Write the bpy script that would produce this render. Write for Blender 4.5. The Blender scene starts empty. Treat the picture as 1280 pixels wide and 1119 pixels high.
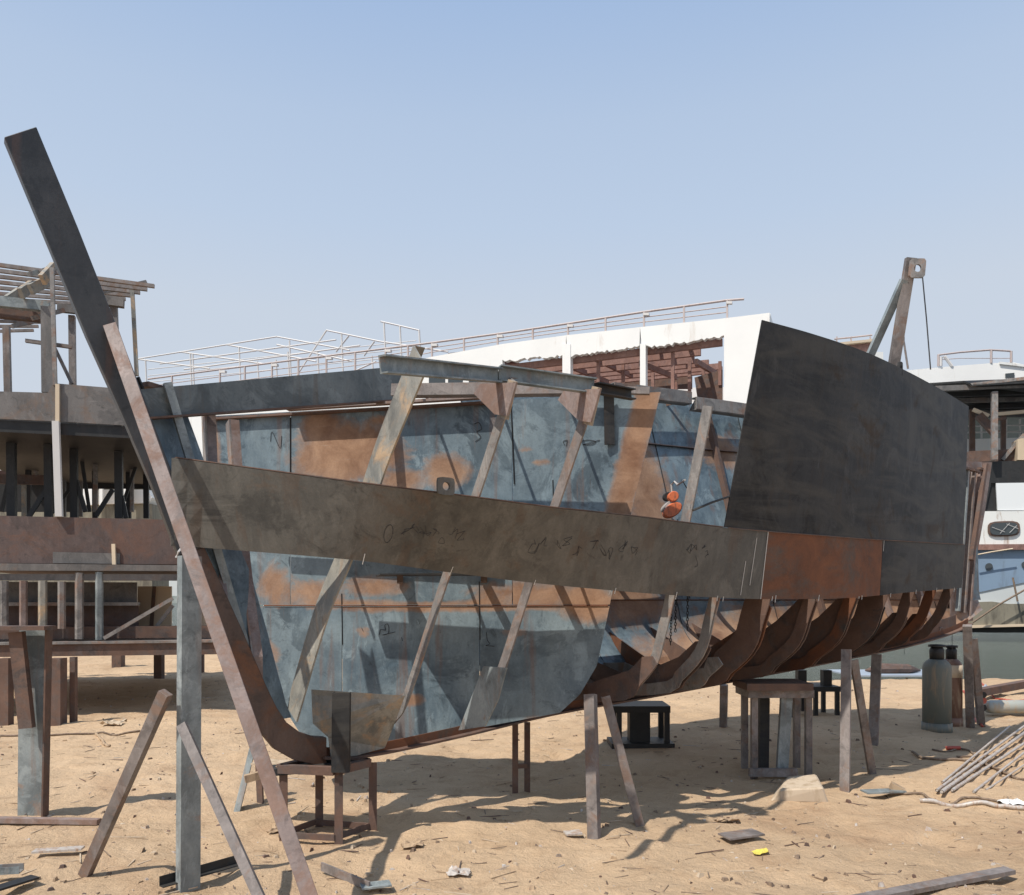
import bpy, math, random
import numpy as np
from mathutils import Vector
random.seed(7); rng = np.random.default_rng(11)
R = math.radians
sc = bpy.context.scene
COL = sc.collection

# ---------------------------------------------------------------- camera, sky, sun, exposure
cam = bpy.data.objects.new('camera', bpy.data.cameras.new('camera')); COL.objects.link(cam)
cam.location = (0, 0, 1.6); cam.rotation_euler = (R(90), 0, 0)
cam.data.sensor_width = 36; cam.data.lens = 28.125; cam.data.shift_y = 190.5/1280
cam.data.clip_start = 0.05; cam.data.clip_end = 5000
sc.camera = cam

SUN_EL = R(56.5); SUN_AZ = R(228)          # compass angle of the sun seen from the yard (from +Y, clockwise)
w = bpy.data.worlds.new('World'); sc.world = w; w.use_nodes = True
nt = w.node_tree; nt.nodes.clear()
N = nt.nodes.new; L = nt.links.new
sky = N('ShaderNodeTexSky'); sky.sky_type = 'NISHITA'; sky.sun_disc = False
sky.sun_elevation = SUN_EL; sky.sun_rotation = SUN_AZ
sky.air_density = 1.0; sky.dust_density = 1.6; sky.ozone_density = 1.6
bg = N('ShaderNodeBackground'); bg.inputs['Strength'].default_value = 0.1
# pale dusty veil over the clear sky, the same all the way round
tc = N('ShaderNodeTexCoord'); sep = N('ShaderNodeSeparateXYZ'); L(tc.outputs['Generated'], sep.inputs[0])
vr = N('ShaderNodeValToRGB'); e = vr.color_ramp.elements
e[0].position = 0.0; e[0].color = (.68, .72, .78, 1); e[1].position = 1.0; e[1].color = (.26, .44, .74, 1)
k = e.new(.33); k.color = (.635, .71, .815, 1)
k = e.new(.42); k.color = (.555, .67, .84, 1)
k = e.new(.51); k.color = (.50, .625, .82, 1)
k = e.new(.62); k.color = (.38, .53, .79, 1)
L(sep.outputs['Z'], vr.inputs[0])
sc10 = N('ShaderNodeVectorMath'); sc10.operation = 'SCALE'; sc10.inputs['Scale'].default_value = 10.0; L(vr.outputs[0], sc10.inputs[0])
mx = N('ShaderNodeMix'); mx.data_type = 'RGBA'; mx.inputs['Factor'].default_value = .88
L(sky.outputs[0], mx.inputs['A']); L(sc10.outputs[0], mx.inputs['B']); L(mx.outputs['Result'], bg.inputs['Color'])
wo = N('ShaderNodeOutputWorld'); L(bg.outputs[0], wo.inputs['Surface'])

sun = bpy.data.objects.new('sun', bpy.data.lights.new('sun', 'SUN')); COL.objects.link(sun)
sun.data.energy = 4.9; sun.data.angle = R(0.53); sun.data.color = (1.0, 0.94, 0.85)
sd = Vector((math.sin(SUN_AZ)*math.cos(SUN_EL), math.cos(SUN_AZ)*math.cos(SUN_EL), math.sin(SUN_EL)))
sun.rotation_euler = sd.to_track_quat('Z', 'Y').to_euler()
sun.location = (-10, -10, 20)
vs = sc.view_settings; vs.view_transform = 'Standard'; vs.look = 'None'; vs.exposure = 0.0; vs.gamma = 1
vs.use_curve_mapping = False

# ---------------------------------------------------------------- survey helpers (plan positions measured from the picture)
F = 1000.0; HZ = 750.0; CH = 1.6
def P(px, py, Y): return np.array([(px-640)/F*Y, Y, CH-(py-HZ)/F*Y])
def G(px, py, z=0.0):
    Y = F*(CH-z)/(py-HZ); return np.array([(px-640)/F*Y, Y, z])
O2 = np.array([-1.29, 5.5]); U = np.array([.828, .561]); NN = np.array([.561, -.828])   # hull axis, and side facing the yard
def H(s, w_, z):
    p = O2+U*s+NN*w_; return np.array([p[0], p[1], z])
def pl(px, py, s):                       # point of the hull's cross plane s
    a = (px-640)/F; Y = (s+O2@U)/(a*U[0]+U[1]); p = np.array([a*Y, Y])-O2
    return float(p@NN), CH-(py-HZ)/F*Y
def ctr(px, py, off=0.0):                # point of the hull's centre plane -> s, z
    a = (px-640)/F; Y = (off+O2@NN)/(a*NN[0]+NN[1]); p = np.array([a*Y, Y])-O2
    return float(p@U), CH-(py-HZ)/F*Y
def cr(xs, ys, x):                       # smooth curve through points
    xs = np.asarray(xs, float); ys = np.asarray(ys, float); x = np.asarray(x, float)
    d = np.diff(ys)/np.diff(xs); m = np.concatenate([[d[0]], (d[:-1]+d[1:])/2, [d[-1]]])
    for i in range(1, len(d)):
        if d[i-1]*d[i] <= 0: m[i] = 0
    xc = np.clip(x, xs[0], xs[-1]); i = np.clip(np.searchsorted(xs, xc)-1, 0, len(d)-1)
    h = xs[i+1]-xs[i]; t = (xc-xs[i])/h
    return ((2*t**3-3*t**2+1)*ys[i]+(t**3-2*t**2+t)*h*m[i]+(-2*t**3+3*t**2)*ys[i+1]+(t**3-t**2)*h*m[i+1])
def vnoise(x, y, seed=0):
    xi = np.floor(x).astype(np.int64); yi = np.floor(y).astype(np.int64); fx = x-xi; fy = y-yi
    fx = fx*fx*(3-2*fx); fy = fy*fy*(3-2*fy)
    def h(a, b):
        n = (a*374761393+b*668265263+seed*974634777) & 0xffffffff
        n = ((n ^ (n >> 13))*1274126177) & 0xffffffff
        return ((n ^ (n >> 16)) & 0xffff)/65535.0
    return (h(xi, yi)*(1-fx)+h(xi+1, yi)*fx)*(1-fy)+(h(xi, yi+1)*(1-fx)+h(xi+1, yi+1)*fx)*fy
def fbm(x, y, o=4, seed=0):
    r = 0; a = .5
    for i in range(o): r = r+a*vnoise(x*2**i, y*2**i, seed+i); a *= .5
    return r

# ---------------------------------------------------------------- materials
def mat_new(name):
    m = bpy.data.materials.new(name); m.use_nodes = True; t = m.node_tree
    return m, t, t.nodes['Principled BSDF']
def rgba(c): return (c[0], c[1], c[2], 1)
def ramp(t, src, stops):
    r = t.nodes.new('ShaderNodeValToRGB'); e = r.color_ramp.elements
    while len(e) < len(stops): e.new(0.5)
    for k, (p_, c) in enumerate(stops):
        e[k].position = p_; e[k].color = rgba(c) if not isinstance(c, (int, float)) else (c, c, c, 1)
    t.links.new(src, r.inputs[0]); return r.outputs[0]
def noise(t, vec, scale, detail=6, rough=.6, dist=0.0):
    n = t.nodes.new('ShaderNodeTexNoise'); n.inputs['Scale'].default_value = scale
    n.inputs['Detail'].default_value = detail; n.inputs['Roughness'].default_value = rough
    n.inputs['Distortion'].default_value = dist; t.links.new(vec, n.inputs['Vector']); return n.outputs[0]
def mixc(t, f, a, b, mode='MIX'):
    m = t.nodes.new('ShaderNodeMix'); m.data_type = 'RGBA'; m.blend_type = mode
    for s_, v in (('Factor', f), ('A', a), ('B', b)):
        if hasattr(v, 'is_linked') or hasattr(v, 'links'): t.links.new(v, m.inputs[s_])
        else: m.inputs[s_].default_value = v if isinstance(v, (int, float)) else rgba(v)
    return m.outputs['Result']
def math_(t, op, a, b=0.0, clamp=False):
    m = t.nodes.new('ShaderNodeMath'); m.operation = op; m.use_clamp = clamp
    for i, v in enumerate((a, b)):
        if hasattr(v, 'links'): t.links.new(v, m.inputs[i])
        else: m.inputs[i].default_value = v
    return m.outputs[0]
def coords(t, rnd=True, scale=(1, 1, 1)):
    tc = t.nodes.new('ShaderNodeTexCoord'); mp = t.nodes.new('ShaderNodeMapping')
    mp.inputs['Scale'].default_value = scale; t.links.new(tc.outputs['Object'], mp.inputs['Vector'])
    if rnd:
        oi = t.nodes.new('ShaderNodeObjectInfo'); k = math_(t, 'MULTIPLY', oi.outputs['Random'], 37.0)
        t.links.new(k, mp.inputs['Location'])
    return mp.outputs[0]
def bump(t, b, h, strength, dist=.01):
    n = t.nodes.new('ShaderNodeBump'); n.inputs['Strength'].default_value = strength; n.inputs['Distance'].default_value = dist
    t.links.new(h, n.inputs['Height']); t.links.new(n.outputs[0], b.inputs['Normal'])
def steel(name, c1, c2, r1=(.20, .075, .035), r2=(.42, .21, .10), amt=.45, rough=.5, sc_=1.3, attr=False, spec=.5, scuff=.25, wear=.25, patch=.55, bands=None):
    m, t, b = mat_new(name); v = coords(t); v2 = coords(t, scale=(1, 1, .35))
    a = noise(t, v, sc_, 9, .62, .6); base = ramp(t, a, [(.32, c1), (.66, c2)])
    st = noise(t, v2, 9, 6, .7, .3)
    base = mixc(t, math_(t, 'MULTIPLY', ramp(t, st, [(.42, 0.0), (.75, 1.0)]), scuff), base, tuple(min(1, x*1.9+.01) for x in c2))
    dk = noise(t, v, 5.0, 8, .75, 1.2)
    base = mixc(t, ramp(t, dk, [(.30, .75), (.45, 0.0)]), base, tuple(x*.38 for x in c1))
    mk = ramp(t, noise(t, v, sc_*.75, 5, .6, .4), [(.44, 0.0), (.60, 1.0)])
    m5 = noise(t, v, sc_*1.5, 12, .70, .9); base = mixc(t, math_(t, 'MULTIPLY', ramp(t, m5, [(.50, 0.0), (.56, patch)]), mk), base, tuple(x*.5 for x in c1))
    v3 = coords(t, scale=(1.0, 1.0, .55)); m6 = noise(t, v3, sc_*2.6, 12, .75, .7); base = mixc(t, math_(t, 'MULTIPLY', ramp(t, m6, [(.54, 0.0), (.60, patch)]), math_(t, 'SUBTRACT', 1.0, mk)), base, tuple(min(.6, x*1.3+.01) for x in c2))
    if bands:
        bn = noise(t, coords(t, scale=(.45, .45, 2.0)), 2.0, 12, .66, 1.3); base = mixc(t, ramp(t, bn, [(.43, 0.0), (.66, .85)]), base, bands)
    vd = coords(t, scale=(7, 7, .5)); dr = noise(t, vd, 1.3, 8, .6, .2); base = mixc(t, math_(t, 'MULTIPLY', ramp(t, dr, [(.56, 0.0), (.66, 1.0)]), .45), base, r1)
    g = noise(t, v, sc_*1.6, 12, .72, .7)
    if attr:
        at = t.nodes.new('ShaderNodeAttribute'); at.attribute_name = 'rust'
        k = math_(t, 'ADD', math_(t, 'MULTIPLY', g, .9), math_(t, 'SUBTRACT', at.outputs['Fac'], .62))
        f = ramp(t, k, [(.34, 0.0), (.44, .55), (.56, .92), (.8, 1.0)])
    else:
        f = ramp(t, g, [(max(0, 1-amt-.04), 0.0), (min(1, 1-amt+.07), .9)])
    rn = noise(t, v, 3.2, 8, .65, .5); rc = ramp(t, rn, [(.3, r1), (.7, r2)])
    col = mixc(t, f, base, rc)
    sp = noise(t, v, 60, 4, .6); col = mixc(t, .22, col, ramp(t, sp, [(.3, 0.55), (.7, 1.3)]), 'MULTIPLY')
    # rolled-in scratches and worn marks
    wv = noise(t, coords(t, scale=(1, 1, 14)), 2.2, 8, .8, .2)
    col = mixc(t, math_(t, 'MULTIPLY', ramp(t, wv, [(.62, 0.0), (.70, 1.0)]), wear), col, tuple(min(.5, x*2.2+.04) for x in c2))
    t.links.new(col, b.inputs['Base Color'])
    rr = ramp(t, f, [(0.0, rough), (1.0, .85)]); t.links.new(rr, b.inputs['Roughness'])
    b.inputs['Specular IOR Level'].default_value = spec
    hh = math_(t, 'ADD', math_(t, 'MULTIPLY', a, 3.0), sp); bump(t, b, hh, .25, .004)
    return m
def paint(name, c, dirt=(.30, .20, .12), amt=.30, rough=.5, sc_=.35, streak=.3):
    m, t, b = mat_new(name); v = coords(t); v2 = coords(t, scale=(1, 1, .2))
    a = noise(t, v, sc_, 8, .6); col = mixc(t, ramp(t, a, [(.35, 0.0), (.7, .35)]), c, tuple(x*.78 for x in c))
    g = noise(t, v2, sc_*4, 9, .7, .4); col = mixc(t, math_(t, 'MULTIPLY', ramp(t, g, [(1-amt-.08, 0.0), (1-amt+.1, 1.0)]), streak*2.2, True), col, dirt)
    t.links.new(col, b.inputs['Base Color']); b.inputs['Roughness'].default_value = rough
    bump(t, b, a, .15, .02); return m
M = {}
M['belt'] = steel('mill_scale_olive', (.056, .055, .050), (.120, .111, .095), (.095, .062, .042), (.16, .108, .072), .40, .62, 1.1, scuff=.35)
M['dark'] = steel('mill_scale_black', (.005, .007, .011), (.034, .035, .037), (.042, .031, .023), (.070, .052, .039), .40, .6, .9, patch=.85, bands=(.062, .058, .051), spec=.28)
M['stem'] = steel('stem_dark_scale', (.018, .020, .023), (.045, .044, .044), (.09, .045, .03), (.15, .075, .045), .36, .45, 1.6)
M['rustplate'] = steel('red_rust_plate', (.045, .042, .040), (.085, .062, .048), (.095, .038, .020), (.22, .078, .030), .56, .75, .6)
M['stemfoot'] = steel('stem_foot_rust', (.045, .032, .028), (.080, .050, .038), (.080, .036, .020), (.150, .065, .032), .46, .7, 1.6)
M['strake'] = steel('strake_dark_scale', (.075, .088, .090), (.19, .205, .195), (.12, .085, .055), (.22, .16, .11), .38, .5, 1.4)
M['wall'] = steel('blue_mill_scale', (.062, .098, .128), (.185, .236, .258), (.17, .080, .042), (.40, .245, .15), .4, .42, 1.5, attr=True, scuff=.25, patch=.7)
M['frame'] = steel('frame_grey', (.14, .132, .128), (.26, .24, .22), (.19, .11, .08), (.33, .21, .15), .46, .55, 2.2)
M['framelit'] = steel('frame_tan_lit', (.14, .145, .138), (.29, .275, .235), (.28, .18, .11), (.48, .34, .21), .45, .55, 2.0)  # paler copy of the frame steel, sunlit look put into its colour
M['brown'] = steel('brown_rust_frame', (.065, .05, .046), (.125, .090, .076), (.095, .054, .040), (.18, .105, .075), .55, .75, 2.4)
M['pink'] = steel('primer_pink_rust', (.165, .130, .118), (.26, .20, .18), (.16, .10, .078), (.26, .165, .125), .50, .6, 2.5)
M['channel'] = steel('channel_blue_grey', (.115, .14, .15), (.27, .30, .30), (.22, .13, .09), (.38, .25, .17), .36, .45, 2.5)
M['prop'] = steel('prop_purple_grey', (.120, .104, .098), (.235, .205, .190), (.15, .095, .07), (.25, .165, .12), .45, .6, 3.0)
M['barge'] = steel('barge_plate', (.070, .052, .048), (.125, .085, .075), (.10, .058, .045), (.165, .09, .065), .50, .7, 1.0)
M['bargegrey'] = steel('barge_grey', (.085, .082, .08), (.165, .15, .14), (.13, .09, .07), (.20, .14, .105), .42, .6, 1.0)
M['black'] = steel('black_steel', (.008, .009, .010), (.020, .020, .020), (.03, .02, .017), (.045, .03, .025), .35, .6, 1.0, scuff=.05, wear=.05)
M['white'] = paint('ship_white', (.80, .79, .76), (.42, .30, .20), .34, .45, .5, .30)
M['white2'] = paint('stained_white', (.74, .74, .71), (.30, .19, .12), .38, .5, .9, .45)
M['rail'] = paint('rail_pink_grey', (.46, .39, .37), (.3, .18, .13), .4, .55, 2)
M['railw'] = paint('rail_white', (.62, .60, .58), (.45, .36, .3), .25, .5, 2)
M['rustbeam'] = steel('ship_rust_beam', (.17, .095, .08), (.28, .16, .13), (.18, .085, .065), (.30, .17, .13), .5, .8, .8)
M['blue'] = paint('hull_blue_paint', (.20, .28, .38), (.10, .11, .12), .38, .5, .6, .3)
M['greywhite'] = paint('hull_pale_paint', (.55, .58, .58), (.35, .33, .28), .3, .5, .5, .2)
M['oldhull'] = paint('weedy_hull_bottom', (.23, .21, .16), (.10, .09, .07), .45, .7, .5, .5)
M['tanwall'] = paint('cream_board', (.62, .50, .36), (.35, .25, .16), .3, .7, .6, .3)
M['orange'] = paint('hoist_orange', (.65, .16, .06), (.12, .07, .05), .4, .45, 14, .5)
M['hoistgrey'] = paint('hoist_grey', (.42, .40, .38), (.15, .1, .08), .45, .5, 14, .5)
M['cyl'] = paint('cylinder_green_black', (.14, .15, .13), (.26, .20, .14), .40, .6, 3, .6)
M['cylbrown'] = paint('cylinder_brown', (.20, .11, .075), (.35, .26, .18), .40, .6, 3, .6)
M['cylgrey'] = paint('cylinder_grey', (.36, .37, .33), (.40, .30, .20), .42, .6, 3, .6)
M['concrete'] = paint('dusty_concrete', (.52, .42, .31), (.36, .27, .18), .45, .95, 3, .5)
M['wood'] = paint('dusty_wood', (.42, .30, .19), (.22, .15, .10), .45, .9, 5, .5)
M['galv'] = paint('galvanised_pipe', (.48, .44, .40), (.34, .22, .15), .45, .4, 8, .5)
M['redhose'] = paint('red_hose', (.45, .08, .05), (.3, .2, .14), .35, .6, 8)
M['yellow'] = paint('yellow_paper', (.66, .54, .10), (.5, .4, .2), .25, .7, 8)
M['paper'] = paint('white_litter', (.80, .80, .78), (.5, .4, .3), .3, .8, 8)
M['bluecloth'] = paint('blue_sheet', (.30, .35, .41), (.5, .42, .33), .35, .7, 2)
M['rope'] = paint('cable_brown', (.17, .12, .085), (.35, .26, .18), .45, .8, 8)
m, t, b = mat_new('ink_mark'); b.inputs['Base Color'].default_value = (.03, .03, .035, 1); b.inputs['Roughness'].default_value = .8; M['ink'] = m
m, t, b = mat_new('weld_chalk'); b.inputs['Base Color'].default_value = (.62, .60, .56, 1); b.inputs['Roughness'].default_value = .6; M['chalk'] = m
m, t, b = mat_new('window_glass'); b.inputs['Base Color'].default_value = (.05, .06, .065, 1); b.inputs['Roughness'].default_value = .12; M['glass'] = m
m, t, b = mat_new('pale_blind'); b.inputs['Base Color'].default_value = (.72, .74, .74, 1); b.inputs['Roughness'].default_value = .35; M['blind'] = m

# sand
m, t, b = mat_new('sand'); v = coords(t, False)
n1 = noise(t, v, .35, 6, .6, .3); n2 = noise(t, v, 3.0, 9, .68, .5); n3 = noise(t, v, 90, 4, .7); n4 = noise(t, v, 14, 8, .7, .4)
c = ramp(t, n1, [(.35, (.48, .34, .215)), (.62, (.60, .43, .275))])
c = mixc(t, ramp(t, n2, [(.52, 0.0), (.72, .55)]), c, (.34, .215, .125))
c = mixc(t, ramp(t, n2, [(.25, .45), (.42, 0.0)]), c, (.57, .44, .31))
c = mixc(t, ramp(t, n4, [(.60, 0.0), (.74, .40)]), c, (.25, .17, .105))
n5 = noise(t, v, .55, 8, .65, 1.0); c = mixc(t, ramp(t, n5, [(.54, 0.0), (.70, .48)]), c, (.33, .19, .11))
n6 = noise(t, v, 1.6, 10, .75, 1.5); c = mixc(t, ramp(t, n6, [(.60, 0.0), (.66, .35)]), c, (.24, .165, .11))
c = mixc(t, .35, c, ramp(t, n3, [(.3, 0.6), (.7, 1.35)]), 'MULTIPLY')
t.links.new(c, b.inputs['Base Color']); b.inputs['Roughness'].default_value = .95; b.inputs['Specular IOR Level'].default_value = .15
hh = math_(t, 'ADD', math_(t, 'MULTIPLY', n4, 2.6), math_(t, 'MULTIPLY', n3, .5)); hh = math_(t, 'ADD', hh, math_(t, 'MULTIPLY', n2, 4.0))
bump(t, b, hh, .75, .02); M['sand'] = m
# water
m, t, b = mat_new('river_water'); v = coords(t, False, (.30, 1.0, 1))
b.inputs['Base Color'].default_value = (.075, .085, .062, 1); b.inputs['Roughness'].default_value = .08
bump(t, b, noise(t, v, 2.4, 9, .72, 1.0), 1.0, .55); M['water'] = m
m, t, b = mat_new('far_bank'); v = coords(t, False); n1 = noise(t, v, .08, 8, .7)
t.links.new(ramp(t, n1, [(.35, (.16, .19, .17)), (.65, (.30, .32, .30))]), b.inputs['Base Color']); b.inputs['Roughness'].default_value = 1; M['bank'] = m

# ---------------------------------------------------------------- object helpers
def thing(name, label, cat, loc, group=None):
    o = bpy.data.objects.new(name, None); COL.objects.link(o); o.location = tuple(float(x) for x in loc); o.empty_display_size = .3
    o['label'] = label; o['category'] = cat
    if group: o['group'] = group
    return o
def root_loc(o):
    while o.parent: o = o.parent
    return np.array(o.location)
class MB:
    def __init__(s): s.v = []; s.f = []; s.mi = []
    def add(s, vs_, fs_, mi=0):
        k = len(s.v); s.v += [tuple(float(c) for c in x) for x in vs_]; s.f += [tuple(i+k for i in f_) for f_ in fs_]; s.mi += [mi]*len(fs_); return s
    def prism(s, base, top, mi=0):                      # two matching polygons
        n = len(base); return s.add(list(base)+list(top), [tuple(range(n))[::-1], tuple(range(n, 2*n))]+[(i, (i+1) % n, n+(i+1) % n, n+i) for i in range(n)], mi)
    def sweep(s, A, B, prof, side=None, mi=0):          # prof: polygon (x along side, y along other)
        A = np.array(A, float); B = np.array(B, float); d = (B-A)/np.linalg.norm(B-A)
        if side is None: side = (0, 0, 1) if abs(d[2]) < .9 else (1, 0, 0)
        side = np.array(side, float); x = side-d*(side@d); x /= np.linalg.norm(x); y = np.cross(d, x)
        return s.prism([A+x*p[0]+y*p[1] for p in prof], [B+x*p[0]+y*p[1] for p in prof], mi)
    def bar(s, A, B, a, b_, side=None, mi=0):
        return s.sweep(A, B, [(-a/2, -b_/2), (a/2, -b_/2), (a/2, b_/2), (-a/2, b_/2)], side, mi)
    def box(s, x0, y0, z0, x1, y1, z1, mi=0):
        return s.prism([(x0, y0, z0), (x1, y0, z0), (x1, y1, z0), (x0, y1, z0)], [(x0, y0, z1), (x1, y0, z1), (x1, y1, z1), (x0, y1, z1)], mi)
    def tube(s, pts, r, n=8, mi=0, cap=True):
        pts = [np.array(p, float) for p in pts]; rings = []; up = np.array([0, 0, 1.]) 
        for i, p in enumerate(pts):
            d = pts[min(i+1, len(pts)-1)]-pts[max(i-1, 0)]; d = d/(np.linalg.norm(d)+1e-9)
            u = np.cross(d, up if abs(d[2]) < .9 else np.array([1., 0, 0])); u /= np.linalg.norm(u); v_ = np.cross(d, u)
            ri = r[i] if hasattr(r, '__len__') else r
            rings.append([p+(u*math.cos(2*math.pi*k/n)+v_*math.sin(2*math.pi*k/n))*ri for k in range(n)])
        vs_ = [q for g in rings for q in g]; fs_ = []
        for i in range(len(pts)-1):
            for k in range(n): fs_.append((i*n+k, i*n+(k+1) % n, (i+1)*n+(k+1) % n, (i+1)*n+k))
        if cap: fs_ += [tuple(range(n))[::-1], tuple(range((len(pts)-1)*n, len(pts)*n))]
        return s.add(vs_, fs_, mi)
    def build(s, name, mat, parent=None, smooth=False, bevel=0, mats=None, loc=None):
        me = bpy.data.meshes.new(name)
        if parent is not None: o0 = root_loc(parent)
        elif loc is not None: o0 = np.array(loc, float)
        else:
            a = np.array(s.v); o0 = np.array([(a[:, 0].min()+a[:, 0].max())/2, (a[:, 1].min()+a[:, 1].max())/2, a[:, 2].min()])
        me.from_pydata([tuple(np.array(v)-o0) for v in s.v], [], s.f)
        for mm in (mats or [mat]): me.materials.append(M[mm] if isinstance(mm, str) else mm)
        if mats: me.polygons.foreach_set('material_index', s.mi)
        if smooth: me.polygons.foreach_set('use_smooth', [True]*len(s.f))
        me.validate(); me.update()
        o = bpy.data.objects.new(name, me); COL.objects.link(o)
        if parent is not None: o.parent = parent
        else: o.location = tuple(o0)
        if bevel:
            bv = o.modifiers.new('bevel', 'BEVEL'); bv.width = bevel; bv.segments = 1; bv.limit_method = 'ANGLE'
        return o
def tag(o, label, cat, group=None):
    o['label'] = label; o['category'] = cat
    if group: o['group'] = group
    return o
def CH_(w_, d, t_): return [(-w_/2, 0), (w_/2, 0), (w_/2, d), (w_/2-t_, d), (w_/2-t_, t_), (-w_/2+t_, t_), (-w_/2+t_, d), (-w_/2, d)]
def AN_(a, b_, t_): return [(0, 0), (a, 0), (a, t_), (t_, t_), (t_, b_), (0, b_)]
def sheet(front, thick_vec, name, mat, parent, attr=None, smooth=False):   # grid of points [i][j] with thickness
    ni, nj = front.shape[:2]; a = front.reshape(-1, 3); bck = (front+thick_vec).reshape(-1, 3); n = ni*nj
    f = []
    for i in range(ni-1):
        for j in range(nj-1):
            q = (i*nj+j, i*nj+j+1, (i+1)*nj+j+1, (i+1)*nj+j); f.append(q); f.append(tuple(n+k for k in q[::-1]))
    rim = [i*nj for i in range(ni)]+[(ni-1)*nj+j for j in range(1, nj)]+[i*nj+nj-1 for i in range(ni-2, -1, -1)]+[j for j in range(nj-2, 0, -1)]
    for k in range(len(rim)):
        p, q = rim[k], rim[(k+1) % len(rim)]; f.append((q, p, n+p, n+q))
    mb = MB(); mb.add(np.vstack([a, bck]), f); o = mb.build(name, mat, parent, smooth=False)
    if attr is not None:
        at = o.data.attributes.new('rust', 'FLOAT', 'POINT'); at.data.foreach_set('value', np.concatenate([attr.ravel(), attr.ravel()]))
    return o

class VP:
    def __init__(s, P0, P1): s.p = np.array(P0, float); d = np.array(P1, float)-s.p; s.d = d/np.linalg.norm(d); s.n = np.array([-s.d[1], s.d[0]])
    def at(s, px, py, off=0.0):
        a = (px-640)/F; q = s.p+s.n*off; Y = (q@s.n)/(a*s.n[0]+s.n[1]); return np.array([a*Y, Y, CH-(py-HZ)/F*Y])
    def quad(s, pts, th, off=0.0):       # outline traced on the plane, given real thickness away from the viewer
        A = [s.at(x, y, off) for x, y in pts]; t_ = np.append(s.n*th, 0); return MB().prism(A, [a+t_ for a in A])
    def box(s, x0, y0, x1, y1, th, off=0.0): return s.quad([(x0, y0), (x1, y0), (x1, y1), (x0, y1)], th, off)
    def bar(s, a, b_, wd, off=0.0, dp=None): return MB().bar(s.at(*a, off), s.at(*b_, off), wd, dp or wd, side=np.append(s.d, 0) if abs(a[0]-b_[0]) < abs(a[1]-b_[1]) else (0, 0, 1))

# ---------------------------------------------------------------- ground, water, far bank
def shore(x): return 17.6+.75*np.maximum(0, 2.5-x)+.35*np.sin(x*.9)
ys = np.concatenate([np.linspace(-30, 1.2, 14)[:-1], np.arange(1.2, 13, .036), np.arange(13, 30, .12), 30*1.11**np.arange(1, 34)])
cs = np.linspace(-1.7, 1.7, 440)
YY, CC = np.meshgrid(ys, cs, indexing='ij'); XX = CC*(np.maximum(YY, 0)*.62+5.0)
def gz(x, y):
    x = np.asarray(x, float); y = np.asarray(y, float)
    z = .10*(fbm(x*.5+3, y*.5+9, 3, 5)-.45)+.045*(fbm(x*2.3, y*2.3, 3, 21)-.45)
    dimp = vnoise(x*4.6+40, y*4.6, 33); z = z-.034*np.clip(dimp-.55, 0, 1)/.40+.020*np.clip(vnoise(x*6.3, y*6.3+9, 71)-.6, 0, 1)/.4
    z = z+.026*(fbm(x*9, y*9, 2, 61)-.4)
    z = np.where(np.abs(z) > .2, 0, z)-.008
    k = np.clip((y-shore(x))/4, -1, 1.5)
    z = np.where(k > -.4, z*(1-np.clip((k+.4)/.6, 0, 1)*.5)-.45*np.clip(k+.4, 0, 1.6), z)
    return np.where(y > 45, -1.2, z)
ZZ = gz(XX, YY)
mb = MB(); nI, nJ = XX.shape
verts = np.stack([XX, YY, ZZ], -1).reshape(-1, 3)
ii, jj = np.meshgrid(np.arange(nI-1), np.arange(nJ-1), indexing='ij'); a = (ii*nJ+jj).ravel()
faces = np.stack([a, a+1, a+nJ+1, a+nJ], -1)
me = bpy.data.meshes.new('sand_ground'); me.from_pydata(verts.tolist(), [], faces.tolist()); me.materials.append(M['sand'])
me.polygons.foreach_set('use_smooth', [True]*len(faces)); me.update()
ground = bpy.data.objects.new('sand_ground', me); COL.objects.link(ground); ground['kind'] = 'structure'
mb = MB(); mb.add([(-900, 14, -.20), (1200, 14, -.20), (1200, 1500, -.20), (-900, 1500, -.20)], [(0, 1, 2, 3)])
o = mb.build('river_water', 'water', loc=(0, 14, -.2)); o['kind'] = 'structure'
mb = MB(); xs = np.linspace(-700, 900, 160); hz = 9+10*fbm(xs*.01, xs*0, 4, 3)
vv = [(x, 420, -1.5) for x in xs]+[(x, 424, h) for x, h in zip(xs, hz)]+[(x, 470, h*.8) for x, h in zip(xs, hz)]
n_ = len(xs); mb.add(vv, [(i, i+1, n_+i+1, n_+i) for i in range(n_-1)]+[(n_+i, n_+i+1, 2*n_+i+1, 2*n_+i) for i in range(n_-1)])
o = mb.build('far_bank', 'bank', loc=(0, 420, 0)); o['kind'] = 'structure'

# ================================================================= THE BOAT UNDER CONSTRUCTION
hull = thing('unfinished_boat_hull', 'large unpainted steel boat hull under construction, open ribs, tall raked stem, dark bulwark plate aft', 'boat hull', (-1.29, 5.5, 0))
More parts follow.
